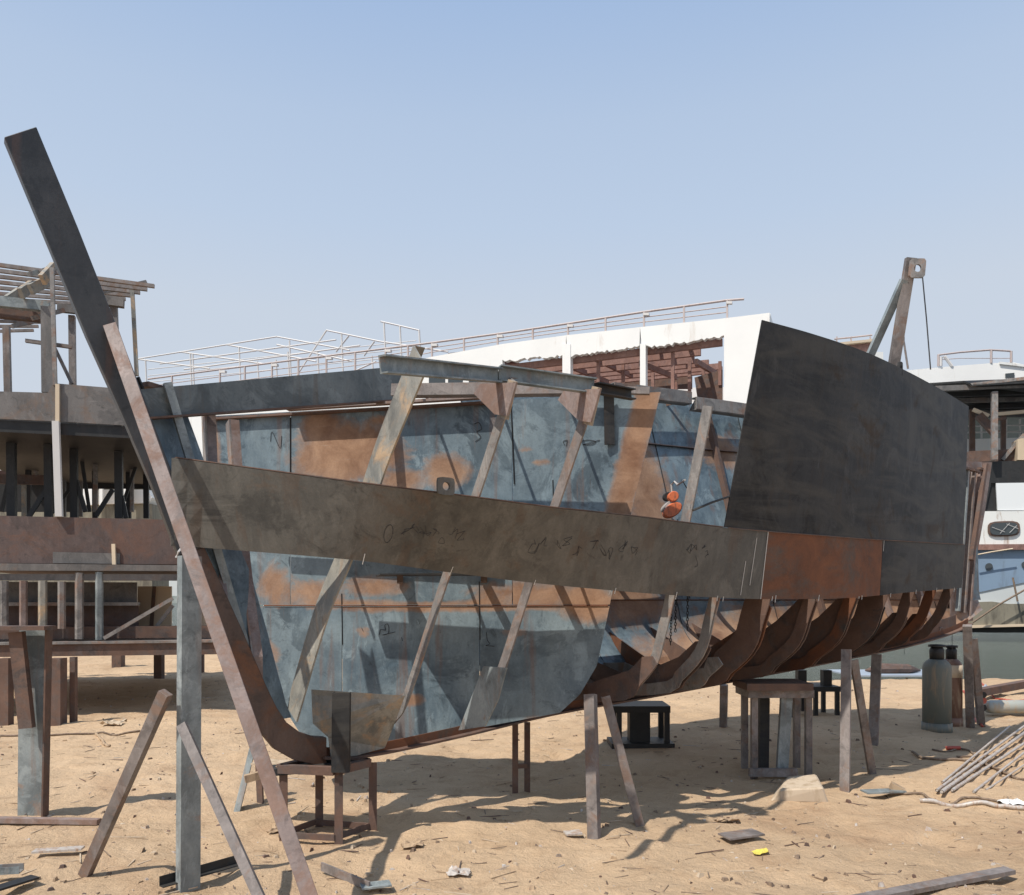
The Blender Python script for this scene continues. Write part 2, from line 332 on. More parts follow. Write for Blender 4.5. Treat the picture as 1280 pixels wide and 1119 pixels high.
# --- traced stations of the yard-side belt (pixel x, y, frame position)
BT = [(455, 605, -.08), (590, 622, .57), (690, 635, 1.13), (785, 645, 1.73), (857, 654, 2.26), (905, 660, 2.70), (960, 665, 3.18), (1050, 672, 4.15), (1130, 677, 5.4), (1203, 681, 7.5)]
BB = [(440, 700, -.08), (557, 715, .57), (660, 728, 1.13), (763, 738, 1.73), (840, 744, 2.26), (893, 747, 2.70), (955, 749, 3.22), (1050, 748, 4.22), (1130, 741, 5.5), (1201, 735, 7.6)]
def tab(px0, py0, lst):
    s0, z0 = ctr(px0, py0); S = [s0]; W = [0.02]; Z = [z0]
    for (px, py, s) in lst:
        w_, z = pl(px, py, s); S.append(s); W.append(w_); Z.append(z)
    return S, W, Z
tS, tW, tZ = tab(206, 572, BT); bS, bW, bZ = tab(240, 684, BB)
tS += [8.6, 9.25]; tW += [.24, .06]; tZ += [tZ[-1]+.04, tZ[-1]+.06]; bS += [8.6, 9.25]; bW += [.20, .05]; bZ += [bZ[-1]+.03, bZ[-1]+.05]
def belt(s, t_):       # t_ 0 bottom .. 1 top
    return (1-t_)*cr(bS, bW, s)+t_*cr(tS, tW, s), (1-t_)*cr(bS, bZ, s)+t_*cr(tS, tZ, s)
KS = [-.9, -.45, -.15, .2, 1.0, 1.9, 3, 4, 6, 7.5, 8.6, 9.3]; KZ = [1.75, .95, .62, .54, .60, .70, .77, .84, .99, 1.12, 1.30, 1.55]
def keelz(s): return cr(KS, KZ, s)
RT = [.0, .06, .24, .46, .82, 1.0]                              # girth table, height share
RWf = [0.0, .41, .65, .84, .95, 1.0]; RWb = [0.0, .05, .22, .45, .83, 1.0]
def sect(s, zz):       # half breadth at station s, height z (arrays ok)
    b_ = np.interp(s, [-1, .4, 1.7, 6.0, 8.6], [0, .12, 1, 1, .5])
    zk = keelz(s); zb = cr(bS, bZ, s); wb = cr(bS, bW, s); zt = cr(tS, tZ, s); wt = cr(tS, tW, s)
    h = np.clip((zz-zk)/np.maximum(zb-zk, .05), 0, 1)
    w1 = wb*(b_*cr(RT, RWf, h)+(1-b_)*cr(RT, RWb, h))
    k = np.clip((zz-zb)/(zt-zb), 0, None); w2 = wb+(wt-wb)*np.minimum(k, 1)
    w3 = w2+np.maximum(zz-zt, 0)*np.interp(s, [-1.1, -.4, 2, 6, 8.6], [.0, .28, .34, .28, .10])
    return np.where(zz < zb, w1, w3)

FS = [-1.05, -.5, .2, 1.2, 2.4, 3.8, 5.4, 7.5, 8.6, 9.25]
FB = [.02, .36, .74, .95, 1.03, 1.04, .90, .43, .20, .05]; FT = [.02, .52, .92, 1.10, 1.19, 1.20, 1.04, .50, .24, .06]
def sectF(s, zz):
    b_ = np.interp(s, [-1, .4, 1.7, 6.0, 8.6], [0, .12, 1, 1, .5])
    zk = keelz(s); zb = np.interp(s, [-1, 1, 9], [1.9, 1.7, 1.7]); wb = cr(FS, FB, s); zt = zb+.52; wt = cr(FS, FT, s)
    h = np.clip((zz-zk)/np.maximum(zb-zk, .05), 0, 1)
    w1 = wb*(b_*cr(RT, RWf, h)+(1-b_)*cr(RT, RWb, h))
    k = np.clip((zz-zb)/(zt-zb), 0, None); w2 = wb+(wt-wb)*np.minimum(k, 1)
    w3 = w2+np.maximum(zz-zt, 0)*np.interp(s, [-1.1, -.4, 2, 6, 8.6], [.0, .28, .34, .28, .10])
    return np.where(zz < zb, w1, w3)

# --- stem
fr = [(5, 175), (55, 295), (107, 420), (152, 520), (188, 605), (222, 695), (262, 785), (300, 870), (322, 912), (342, 936), (365, 949), (390, 955), (406, 956)]
bk = [(45, 162), (97, 288), (149, 420), (187, 520), (216, 598), (254, 684), (300, 785), (330, 855), (344, 884), (356, 902), (372, 914), (390, 920), (406, 921)]
a_ = [ctr(*p) for p in fr]; c_ = [ctr(*p) for p in bk]
poly = a_+c_[::-1]
def stem_seg(i0, i1, name, mat):
    mb = MB(); n = i1-i0+1; vs_ = []
    for wv in (-.035, .035): vs_ += [H(a_[i][0], wv, a_[i][1]) for i in range(i0, i1+1)]+[H(c_[i][0], wv, c_[i][1]) for i in range(i0, i1+1)]
    fs_ = []
    for i in range(n-1):
        fs_ += [(i, i+1, n+i+1, n+i), (2*n+i+1, 2*n+i, 3*n+i, 3*n+i+1), (i+1, i, 2*n+i, 2*n+i+1), (n+i, n+i+1, 3*n+i+1, 3*n+i)]
    fs_ += [(0, n, 3*n, 2*n), (n-1, 3*n-1, 4*n-1, 2*n-1)]
    mb.add(vs_, fs_); return mb.build(name, mat, hull, bevel=.004)
stem_seg(0, 5, 'stem', 'stem')
stem_seg(5, 12, 'stem_foot', 'stemfoot')
# --- keel bar: flange underneath and web on top
ks = np.linspace(-.02, 8.7, 60)
mb = MB()
fl = np.array([[H(s, w_, keelz(s)-.03) for w_ in (-.07, .07)] for s in ks]); sheet(fl, np.array([0, 0, -.016]), 'keel_flange', 'brown', hull)
fl = np.array([[H(s, .006, keelz(s)-.0301), H(s, .006, keelz(s)+.03)] for s in ks]); sheet(fl, np.array([-.008, .008, 0]), 'keel_web', 'rustplate', hull)

# --- far-side shell plating (sunlit inner face), two strakes of separate plates
def far_top(s): return cr([-1.2, -.6, 0, 1, 2, 3, 5.2, 7, 8.6, 9.3], [2.7, 2.93, 3.18, 3.46, 3.66, 3.88, 4.0, 3.85, 3.45, 3.3], s)
blobs = [(-.42, 2.45, .14, .4, .9), (-.60, 2.7, .10, .7, 1.1), (1.35, 2.5, .25, .6, .8), (2.1, 2.8, .35, .06, .9), (3.0, 2.7, .5, .06, .8),
         (4.25, 2.9, .42, .75, 1.1), (5.6, 3.4, .5, .25, .8), (2.6, 1.72, 1.3, .13, 1.0), (1.0, 1.75, .9, .12, .9), (3.7, 1.6, .8, .35, .9), (.3, 1.85, .7, .15, .7),
         (0.2, .85, .3, .12, 1), (6.0, 1.0, 2.2, .5, 1.2), (8.2, 2.8, .6, .6, .9), (7.5, 1.6, 1.2, .5, 1.0), (4.5, 1.0, 1.2, .35, .9), (3.0, .8, .6, .15, .6)]
def rustmap(s, z):
    r = np.zeros_like(s)+.28
    for (bs, bz, rs, rz, k) in blobs: r = np.maximum(r, .28+.62*k*np.exp(-(((s-bs)/rs)**2+((z-bz)/rz)**2)))
    r = r+.35*np.clip((s-4.6)/2, 0, 1)*np.clip((2.0-z)/1.0, 0, 1)
    return np.clip(r+.25*(fbm(s*2.2+7, z*2.2, 4, 9)-.47), 0, 1.1)
def far_plate(s0, s1, zlo, zhi, skew=0.0, label=None):
    ns = max(4, int((s1-s0)/.06)); nz = 26
    g = np.zeros((ns+1, nz+1, 3)); at = np.zeros((ns+1, nz+1))
    for i in range(ns+1):
        for j in range(nz+1):
            v_ = j/nz; s = s0+(s1-s0)*i/ns+skew*(v_-.5)*(1 if i in (0,) else 1)
            lo = zlo(s) if callable(zlo) else zlo; hi = zhi(s) if callable(zhi) else zhi
            z = lo+(hi-lo)*(v_**1.5 if callable(zlo) else v_)
            w_ = float(sectF(np.array(s), np.array(z))); g[i, j] = H(s, -w_, z); at[i, j] = 0
            at[i, j] = s
    S_ = at.copy(); at = rustmap(S_, g[:, :, 2])
    o = sheet(g, np.array([-.0045, .0066, 0]), 'hull_plate', 'wall', hull, at)
    if label: o['label'] = label
    return o
cuts_up = [-.62, .40, 2.05, 3.42, 4.6, 5.9, 7.2, 8.3, 9.15]
for k in range(2, len(cuts_up)-1):
    far_plate(cuts_up[k]+.001, cuts_up[k+1]-.001, 1.6005, far_top, .0)
cuts_lo = [-.62, .36, 1.72, 3.1, 4.4, 5.8, 7.2, 8.3, 9.1]
for k in range(2, len(cuts_lo)-1):
    far_plate(cuts_lo[k]+.001, cuts_lo[k+1]-.001, (lambda s: keelz(s)+.0), 1.5995)
def onshell(s, z, d=.006): return H(s, -float(sectF(np.array(s), np.array(z)))+d, z)
for c in cuts_up[2:-1]: MB().tube([onshell(c, z) for z in np.linspace(1.62, float(far_top(np.array(c)))-.02, 14)], .005, 4).build('plate_seam', 'black', hull)
for c in cuts_lo[2:-1]: MB().tube([onshell(c, z) for z in np.linspace(.95, 1.58, 8)], .004, 4).build('plate_seam', 'black', hull)
MB().tube([onshell(s, 1.60) for s in np.linspace(1.9, 8.8, 80)], .006, 4).build('weld_seam', 'rustplate', hull)
sb_z = [c[1] for c in c_][::-1]; sb_s = [c[0] for c in c_][::-1]
g = np.array([[H(np.interp(z, sb_z, sb_s)+(.08+.22*min(1, max(0, z-.8)))*k, -.035-.20*k*min(1, max(.2, z-.8)), z) for k in np.linspace(0, 1, 6)] for z in np.linspace(.80, 2.85, 22)])
sheet(g, np.array([-.0045, .0066, 0]), 'hull_plate', 'wall', hull, np.full((22, 6), .25))

# --- skewed cross bulkhead in the forebody: flat sunlit sheet with the section outline on its yard-side edge
BK = VP((-2.58, 6.80), (1.09, 5.90))
def bkL(v): return np.interp(v, [0, .03, .25, .6, .8, 1], [266, 257, 268, 296, 334, 395]), np.interp(v, [0, .6, 1], [520, 757, 948])
def bkR(v): return np.interp(v, [0, .38, .555, .6, .66, .80, .91, 1], [826, 788, 766, 762, 758, 746, 725, 700]), np.interp(v, [0, .38, .555, .6, .66, .80, .91, 1], [490, 645, 738, 757, 777, 832, 868, 891])
bblobs = [(262, 585, 16, 60, 1.2), (300, 602, 45, 14, .9), (345, 730, 30, 40, .8), (330, 830, 26, 40, .9), (440, 565, 75, 42, 1.2), (400, 535, 35, 25, 1), (560, 590, 38, 26, 1), (500, 600, 40, 20, .9), (655, 560, 14, 7, .9), (675, 580, 16, 6, .9), (560, 758, 260, 9, 1.0), (650, 742, 85, 20, 1.0), (730, 755, 45, 28, 1.1),
          (480, 735, 60, 16, .8), (380, 740, 60, 22, .8), (510, 875, 26, 10, 1.1), (455, 790, 16, 10, .7), (640, 790, 24, 8, .6), (670, 900, 30, 10, .7), (480, 525, 40, 10, .8), (725, 620, 30, 12, .4)]
def bk_plate(u0, u1, v0, v1, nu=44, nv=30):
    g = np.zeros((nu+1, nv+1, 3)); at = np.zeros((nu+1, nv+1))
    for i in range(nu+1):
        for j in range(nv+1):
            v = v0+(v1-v0)*j/nv; xl, yl = bkL(v); xr, yr = bkR(v); a = (u0(v) if callable(u0) else u0); b_ = (u1(v) if callable(u1) else u1); u_ = a+(b_-a)*i/nu
            x = xl+(xr-xl)*u_; y = yl+(yr-yl)*u_; g[i, nv-j] = BK.at(x, y); r = .26
            for (bx, by, rx_, ry_, k) in bblobs: r = max(r, .26+.62*k*math.exp(-(((x-bx)/rx_)**2+((y-by)/ry_)**2)))
            e_ = xr-x
            if y < 660: r = max(r, .26+.75*math.exp(-((e_-16)/20.0)**2))
            at[i, nv-j] = r
    p = g.reshape(-1, 3); at = np.clip(at+.22*(fbm(p[:, 0].reshape(at.shape)*2.4+7, p[:, 2].reshape(at.shape)*2.4, 4, 9)-.47), 0, 1.1)
    return sheet(g, np.append(BK.n*.010, 0), 'bulkhead_plate', 'wall', hull, at)
def atx(px): return lambda v: (px-bkL(v)[0])/(bkR(v)[0]-bkL(v)[0])
bk_plate(0, atx(362.5), 0, .597, nu=16); bk_plate(atx(363.5), atx(640), 0, .597); bk_plate(lambda v: atx(641.2)(v), 1, 0, .597)
bk_plate(0, atx(427), .603, 1); bk_plate(atx(428), atx(599), .603, 1); bk_plate(atx(600), 1, .603, 1)
for (a, b_, r_) in (((363, 522), (363, 600), .006), ((639, 502), (643, 605), .006), ((427, 742), (428, 806), .004), ((599, 727), (600, 800), .004), ((691, 600), (692, 636), .004)):
    MB().tube([BK.at(*a, -.004), BK.at(*b_, -.004)], r_, 4).build('plate_seam', 'black', hull)
MB().tube([BK.at(x, 757, -.004) for x in np.linspace(330, 760, 20)], .006, 4).build('weld_seam', 'rustplate', hull)
def bkbar(a, b_, off, h_, d_, name, mat): A = BK.at(*a, off); B = BK.at(*b_, off); return MB().bar(A, B, h_, d_, side=(0, 0, 1)).build(name, mat, hull)
bkbar((492, 489), (722, 486), -.48, .085, .10, 'rail_channel', 'prop'); bkbar((724, 487), (812, 489), -.10, .05, .05, 'rail_channel', 'prop')
bkbar((262, 524), (620, 503), -.03, .018, .05, 'top_angle', 'brown'); bkbar((360, 512), (600, 497), -.10, .02, .06, 'top_angle', 'pink')
bkbar((400, 664), (715, 676), -.46, .12, .10, 'bulkhead_shadow_bar', 'brown'); bkbar((330, 652), (600, 664), -.19, .05, .05, 'bulkhead_shadow_bar', 'brown')  # unseen bars added to cast shadow bands on the bulkhead
q_ = [BK.at(470, 716, -.26), BK.at(735, 716, -.22), BK.at(715, 716, -.55), BK.at(475, 716, -.62)]
q_ = [np.array([p[0], p[1], 1.79]) for p in q_]; MB().prism([p-np.array([0, 0, .01]) for p in q_], q_).build('hidden_deck_plate', 'dark', hull)  # unseen plate on bearers, added to shade the lower bulkhead
for x in (500, 605, 695): MB().bar(BK.at(x, 716, -.01)*np.array([1, 1, 0])+np.array([0, 0, 1.755]), BK.at(x, 716, -.50)*np.array([1, 1, 0])+np.array([0, 0, 1.755]), .05, .045).build('hidden_deck_bearer', 'brown', hull)
for x in (420, 560, 700): bkbar((x, 664), (x+2, 664), -.02, .04, .9, 'shadow_bar_lug', 'brown')
for x in (520, 610, 700): bkbar((x, 487), (x+2, 487), -.24, .03, .5, 'channel_lug', 'brown')
MB().bar(BK.at(761, 494, -.05), BK.at(762, 556, -.03), .075, .02, side=(1, 0, 0)).build('hanging_shadow_bar', 'dark', hull)  # dark bar standing in for a shadow hanging down the bulkhead

# far-side top strake at the bow, rail flange and stringers
def strip(name, mat, side, s0, s1, zlo, zhi, off, thick, n=30, wfun=None):
    ss = np.linspace(s0, s1, n); g = np.zeros((n, 2, 3))
    for i, s in enumerate(ss):
        for j, zf in enumerate((zlo, zhi)):
            z = zf(s); w_ = float(sectF(np.array(s), np.array(z)))-off
            g[i, j] = H(s, side*w_, z)
    return sheet(g, np.append(NN*(-side)*thick, 0), name, mat, hull)
def bow_rail(s): return cr([-1.25, -.6, 0, .6, 1.2, 1.5], [2.84, 3.08, 3.36, 3.56, 3.74, 3.80], s)
_a = ctr(176, 487, -.03); _b = ctr(181, 523, -.03)
A0 = H(_a[0], -.03, _a[1]); A1 = H(_b[0], -.03, _b[1]); B0 = P(512, 457, 6.55); B1 = P(512, 499, 6.55)
g = np.array([[A1+(B1-A1)*k, A0+(B0-A0)*k] for k in np.linspace(0, 1, 8)]); sheet(g, np.append(NN*.008, 0), 'bow_strake', 'strake', hull)
MB().bar(A1+np.array([.02, -.03, -.01]), B1+np.array([0, -.03, -.01]), .012, .07, side=(0, 0, 1)).build('strake_flange', 'brown', hull)
def shelf(name, mat, side, s0, s1, zf, wo, wi, th=.01, n=30):       # flat bar lying inboard of the shell
    ss = np.linspace(s0, s1, n); g = np.zeros((n, 2, 3))
    for i, s in enumerate(ss):
        z = zf(s); w_ = float(sectF(np.array(s), np.array(z)))
        g[i, 0] = H(s, side*max(w_-wo, .01), z); g[i, 1] = H(s, side*max(w_-wi, .0), z)
    return sheet(g, np.array([0, 0, -th]), name, mat, hull)
def chan_run(name, mat, side, s0, s1, zf, off, h_, d_, n=14):        # channel running along the side, standing off inboard
    ss = np.linspace(s0, s1, n)
    vs_ = []; prof = [(0, 0), (0, h_), (d_, h_), (d_, h_-.008), (.008, h_-.008), (.008, .008), (d_, .008), (d_, 0)]
    for s in ss:
        z = zf(s); w_ = float(sectF(np.array(s), np.array(z)))
        vs_ += [H(s, side*(w_-off-p[0]), z+p[1]) for p in prof]
    k = len(prof); fs_ = [tuple(range(k)), tuple(range((n-1)*k, n*k))[::-1]]
    for i in range(n-1):
        for j in range(k): fs_.append((i*k+j, i*k+(j+1) % k, (i+1)*k+(j+1) % k, (i+1)*k+j))
    mb = MB(); mb.add(vs_, fs_); return mb.build(name, mat, hull)
chan_run('rail_channel', 'frame', -1, 3.9, 5.0, lambda s: far_top(s)-.10, .28, .15, -.11)
chan_run('rail_channel', 'frame', -1, 5.05, 6.3, lambda s: far_top(s)-.16, .28, .15, -.11)
shelf('stringer', 'pink', -1, 4.0, 8.5, lambda s: 3.42+.0*s, .0, .035)
for s in (4.2, 4.9, 6.1):                            # lugs that tie the rail channel to the shell
    z = float(far_top(np.array(s)))-.05; w0 = float(sectF(np.array(s), np.array(z)))
    MB().bar(H(s, -w0, z), H(s, -w0+.30, z), .05, .012).build('channel_lug', 'brown', hull)
chan_run('side_shadow_bar', 'brown', -1, 2.2, 8.2, lambda s: 1.90+.03*np.clip(s, 0, 9), .26, .10, -.09)  # unseen run added to cast a shadow band on the far shell
for s in (2.4, 3.1, 4.4, 5.7, 7.0):
    w0 = float(sectF(np.array(s), np.array(1.98))); MB().bar(H(s, -w0, 1.95+.03*s), H(s, -w0+.28, 1.95+.03*s), .06, .012).build('shadow_bar_lug', 'brown', hull)
# loose unseen deck on bearers behind the belt, put in for the shade below
dk = [2.1, 3.0, 4.1, 5.3, 6.5, 7.7]
for a, b_ in zip(dk[:-1], dk[1:]):
    g = np.array([[H(s, -(.66 if a < 3 else .25)*min(1, float(cr(FS, FB, s))/.98), 1.805), H(s, float(cr(bS, bW, s))-.06, 1.805)] for s in np.linspace(a+.006, b_-.006, 8)])
    sheet(g, np.array([0, 0, -.008]), 'hidden_deck_plate', 'dark', hull)
for s in dk[:-1]+[ 3.55, 4.7, 5.9]:
    w1 = float(cr(bS, bW, s)); MB().bar(H(s+.05, -w1+.02, 1.772), H(s+.05, w1-.05, 1.772), .05, .045, side=(0, 0, 1)).build('hidden_deck_bearer', 'brown', hull)

# --- ribs
def rib(name, mat, pts, depth, side=1, th=.012, flange=.05, fmat=None, dfun=None):
    """pts: outer line (s, w, z) from the keel up; web turned inboard, flange on the inner edge"""
    pts = [np.array(p, float) for p in pts]; n = len(pts); out = []; inn = []
    for i, p in enumerate(pts):
        q = pts[min(i+1, n-1)]-pts[max(i-1, 0)]; tw, tz = q[1], q[2]; l = math.hypot(tw, tz)+1e-9; nw, nz = -tz/l, tw/l
        d = depth if dfun is None else dfun(i/(n-1)); out.append(p); inn.append(np.array([p[0], p[1]+nw*d, p[2]+nz*d]))
    g = np.array([[H(a[0], side*a[1], a[2]), H(b_[0], side*max(b_[1], -.02), b_[2])] for a, b_ in zip(out, inn)])
    o = sheet(g, np.append(U*th, 0), name, mat, hull)
    if flange:
        g2 = np.array([[H(b_[0]+th+.0005, side*max(b_[1], -.02), b_[2]), H(b_[0]+th+flange, side*max(b_[1], -.02), b_[2])] for b_ in inn])
        o2 = sheet(g2, np.append(NN*side*.008, 0), 'rib_flange', fmat or mat, o)
    return o
def rib_pts(s, z0=None, z1=None, n=18, off=.006, far=False):
    zk = float(keelz(np.array(s)))+.005 if z0 is None else z0; z1 = float(cr(tS, tZ, s)) if z1 is None else z1
    out = []
    for i in range(n+1):
        z = zk+(z1-zk)*(i/n)**1.35; out.append((s, max(float((sectF if far else sect)(np.array(s), np.array(z)))-off, .0), z))
    return out
def traced(lst):
    out = []
    for (px, py, s) in lst:
        s += .05; w_, z = pl(px, py, s); zt_ = float(cr(tS, tZ, s))
        if z < zt_+.25: w_ = min(w_, float(sect(np.array(s), np.array(min(z, zt_))))-.014+max(0, z-zt_)*.3)
        out.append((s, max(w_, .0), z))
    return out
def dense(pts, n=24):
    pts = np.array(pts); t0 = np.linspace(0, 1, len(pts)); t1 = np.linspace(0, 1, n)
    return np.stack([cr(t0, pts[:, k], t1) for k in range(3)], 1)
# yard side, forward (traced)
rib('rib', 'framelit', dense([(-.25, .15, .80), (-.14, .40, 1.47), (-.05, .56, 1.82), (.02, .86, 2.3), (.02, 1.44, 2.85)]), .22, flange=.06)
rib('rib', 'frame', dense(traced([(492, 905, .44), (512, 872, .48), (562, 718, .56), (598, 622, .57), (645, 478, .57)])), .085, flange=.05, fmat='prop')
rib('rib', 'prop', dense(traced([(612, 890, 1.04), (628, 845, 1.08), (668, 728, 1.12), (700, 636, 1.13), (748, 486, 1.13)])), .085, flange=.05, fmat='prop')
rib('rib', 'frame', dense(traced([(782, 874, 2.26), (803, 860, 2.26), (822, 832, 2.26), (830, 800, 2.26), (843, 744, 2.26), (864, 656, 2.26), (890, 508, 2.26)]), 30), .09, flange=.06)
# floors: wide plates low on the forward ribs
def floor_plate(name, mat, s, px_poly, th=.010):
    q = [pl(x, y, s) for (x, y) in px_poly]; A = [H(s, w_, z) for (w_, z) in q]; B = [p+np.append(U*th, 0) for p in A]
    return MB().prism(A, B).build(name, mat, hull)
pp_ = [(385, 862, -.12), (503, 870, .46), (490, 905, .44), (474, 934, .42), (408, 952, .02), (406, 922, .0), (388, 905, -.12)]
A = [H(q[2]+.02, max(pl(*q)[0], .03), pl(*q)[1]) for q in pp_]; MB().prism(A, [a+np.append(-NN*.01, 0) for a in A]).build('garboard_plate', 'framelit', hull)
floor_plate('floor_plate', 'channel', .98, [(604, 833), (633, 835), (622, 875), (606, 908), (573, 913)])
# yard side, aft
for k, s in enumerate((2.76, 3.30, 3.88, 4.48, 5.12, 5.8, 6.55, 7.3)):
    rib('rib', ('frame', 'brown', 'brown', 'rustplate', 'brown', 'brown', 'rustplate', 'brown')[k], rib_pts(s), (.10, .24, .11, .11, .26, .11, .11, .11)[k], flange=.05, fmat=('frame', 'brown', 'framelit', 'brown', 'brown', 'brown', 'framelit', 'brown')[k])
# deep floors across the bottom, high at the side and low over the keel, corners clipped
for (s_q, hh_, mt, inb) in ((2.30, .44, 'brown', .30), (2.80, .52, 'brown', .34), (3.05, .36, 'frame', .2), (3.34, .80, 'rustplate', .30), (3.92, .80, 'brown', .42), (4.52, .78, 'brown', .40), (5.16, .66, 'dark', .36), (5.84, .50, 'brown', .3), (6.6, .42, 'rustplate', .25)):
    zk = float(keelz(s_q)); q = [(-.02, zk+.005)]
    for z in np.linspace(zk+.03, zk+hh_-.06, 10): q.append((float(sect(np.array(s_q), np.array(z)))-.005, z))
    w1 = q[-1][0]; q += [(w1-.05, zk+hh_), (w1-.16, zk+hh_-.01), (w1-inb, zk+hh_*.72), (.0, zk+.15), (-.02, zk+.14)]
    A = [H(s_q, a, b_) for a, b_ in q]; B = [p+np.append(U*.012, 0) for p in A]; MB().prism(A, B).build('floor_plate', mt, hull)
    q2 = [(.03, zk+.005)]+[(-float(sectF(np.array(s_q), np.array(z)))+.01, z) for z in np.linspace(zk+.03, zk+hh_*.6, 8)]+[(-.35, zk+.24), (.03, zk+.15)]
    A = [H(s_q+.02, a, b_) for a, b_ in q2]; B = [p+np.append(U*.012, 0) for p in A]; MB().prism(A, B).build('floor_plate', mt, hull)
# inner side of the far plating: ribs
for s in (-.72, -.50):
    rib('rib', 'frame', rib_pts(s, z1=2.86, off=.015, far=True), .09, side=-1, flange=.06, fmat='pink')
for s in (5.4, 6.4, 7.4, 8.0):
    rib('rib', 'brown' if s < 7.4 else 'pink', rib_pts(s, z1=float(far_top(np.array(s)))-.18, off=.015, far=True), .07, side=-1, flange=.04)
    z = float(far_top(np.array(s)))-.18; w_ = float(sectF(np.array(s), np.array(z)))
    MB().box(*(H(s, -w_+.02, z)-np.array([.05, .05, .03])), *(H(s, -w_+.02, z)+np.array([.06, .05, .03]))).build('rib_clip', 'brown', hull)
# centre girder
g = np.array([[H(s, -.004, keelz(s)+.001), H(s, -.004, keelz(s)+.16)] for s in np.linspace(1.2, 8.4, 30)]); sheet(g, np.append(NN*.008, 0), 'centre_girder', 'brown', hull)
# stern end: centre plate with vertical stiffeners
g = [ctr(*p, -.10) for p in ((1186, 576), (1212, 577), (1240, 578), (1231, 640), (1222, 690), (1216, 776), (1188, 780))]
A = [H(q[0], -.10, q[1]) for q in g]; MB().prism(A, [a+np.append(-NN*.008, 0) for a in A]).build('stern_plate', 'pink', hull)
for (xt, xb_, yt, yb_, mt) in ((1204, 1192, 586, 740, 'frame'), (1211, 1199, 588, 764, 'channel'), (1219, 1206, 590, 766, 'prop'), (1226, 1213, 588, 772, 'pink')):
    a1 = ctr(xt, yt, -.03); a0 = ctr(xb_, yb_, -.03); MB().bar(H(a0[0], -.05, a0[1]), H(a1[0], -.05, a1[1]), .035, .05, side=np.append(U, 0)).build('stern_stiffener', mt, hull)
    MB().bar(H(a1[0]-.06, -.03, a1[1]+.02), H(a1[0]+.07, -.03, a1[1]+.01), .03, .05).build('stiffener_clip', 'brown', hull)
MB().bar(H(*[ctr(1232, 580)[0], 0, ctr(1232, 580)[1]]), H(ctr(1214, 700)[0], 0, ctr(1214, 700)[1]), .05, .05, side=np.append(U, 0)).build('stern_edge', 'brown', hull)
# --- yard-side belt plates
def near_plate(name, mat, s0, s1, lo, hi, off=.0, n=None, nz=4, th=.008):
    n = n or max(4, int((s1-s0)/.08)); g = np.zeros((n+1, nz+1, 3))
    for i in range(n+1):
        for j in range(nz+1):
            s = s0+(s1-s0)*i/n; k = lo+(hi-lo)*j/nz; w_, z = belt(s, k); g[i, j] = H(s, float(w_)+off+th, float(z))
    return sheet(g, np.append(-NN*th, 0), name, mat, hull)
near_plate('belt_plate', 'belt', tS[0]+.03, 3.165, 0, 1)
near_plate('belt_plate', 'rustplate', 3.170, 4.90, 0, 1)['label'] = 'rusty red-brown belt plate'
near_plate('belt_plate', 'dark', 4.905, 7.60, 0, 1)
# thin top flange line of the belt
ss = np.linspace(tS[0]+.05, 2.68, 40)
g = np.array([[H(s, belt(s, 1)[0]+.011, belt(s, 1)[1]+.003), H(s, belt(s, 1)[0]-.05, belt(s, 1)[1]+.003)] for s in ss]); sheet(g, np.array([0, 0, .006]), 'belt_flange', 'brown', hull)
# --- bulwark plates aft
UT = [(950, 401, 2.68), (1012, 418, 3.32), (1075, 439, 4.10), (1130, 464, 5.15), (1175, 488, 6.25), (1210, 509, 7.50)]
uS = [u_[2] for u_ in UT]; uW = []; uZ = []
for (px, py, s) in UT: w_, z = pl(px, py, s); uW.append(w_); uZ.append(z)
def bulw(s0, s1):
    n = int((s1-s0)/.08); nz = 14; g = np.zeros((n+1, nz+1, 3))
    for i in range(n+1):
        s = s0+(s1-s0)*i/n; wb_, zb_ = belt(s, 1)
        for j in range(nz+1):
            k = j/nz; g[i, j] = H(s, float(wb_)*(1-k)+float(cr(uS, uW, s))*k+.012, float(zb_)*(1-k)+float(cr(uS, uZ, s))*k+.004)
    return sheet(g, np.append(-NN*.008, 0), 'bulwark_plate', 'dark', hull)
bulw(2.69, 7.48)
for s in (3.1, 3.7, 4.3, 5.0, 5.7, 6.4, 7.1):                       # stiffeners behind the bulwark
    wb_, zb_ = belt(s, 1); MB().bar(H(s, float(wb_)-.04, float(zb_)), H(s, float(cr(uS, uW, s))-.04, float(cr(uS, uZ, s))-.03), .06, .05, side=np.append(NN, 0)).build('bulwark_stiffener', 'brown', hull)
# lifting eyes
def eye(px, py, s, w_px, h_px, side_vec, mat, label=None, tilt=0):
    w0, z0 = pl(px, py, s); c0 = H(s, w0, z0); sc_ = c0[1]/1000; W_ = w_px*sc_; Hh = h_px*sc_
    x = np.array(side_vec, float); x /= np.linalg.norm(x); y = np.array([0, 0, 1.]); nn = np.cross(x, y); n = 20; o_ = []; i_ = []
    for k in range(n):
        a = 2*math.pi*(k+.5)/n; ca, sa = math.cos(a), math.sin(a); r = 1/max(abs(ca), abs(sa)); r = min(r, 1.28)
        o_.append(c0+x*ca*r*W_/2+y*sa*r*Hh/2+x*tilt*sa); i_.append(c0+x*ca*W_*.22+y*sa*Hh*.24+x*tilt*sa)
    vs_ = [p+nn*.01 for p in o_]+[p+nn*.01 for p in i_]+[p-nn*.01 for p in o_]+[p-nn*.01 for p in i_]; fs_ = []
    for k in range(n):
        k2 = (k+1) % n; fs_ += [(k, k2, n+k2, n+k), (2*n+k2, 2*n+k, 3*n+k, 3*n+k2), (k2, k, 2*n+k, 2*n+k2), (n+k, n+k2, 3*n+k2, 3*n+k)]
    mb = MB(); mb.add(vs_, fs_); return mb.build('lifting_eye', mat, hull)
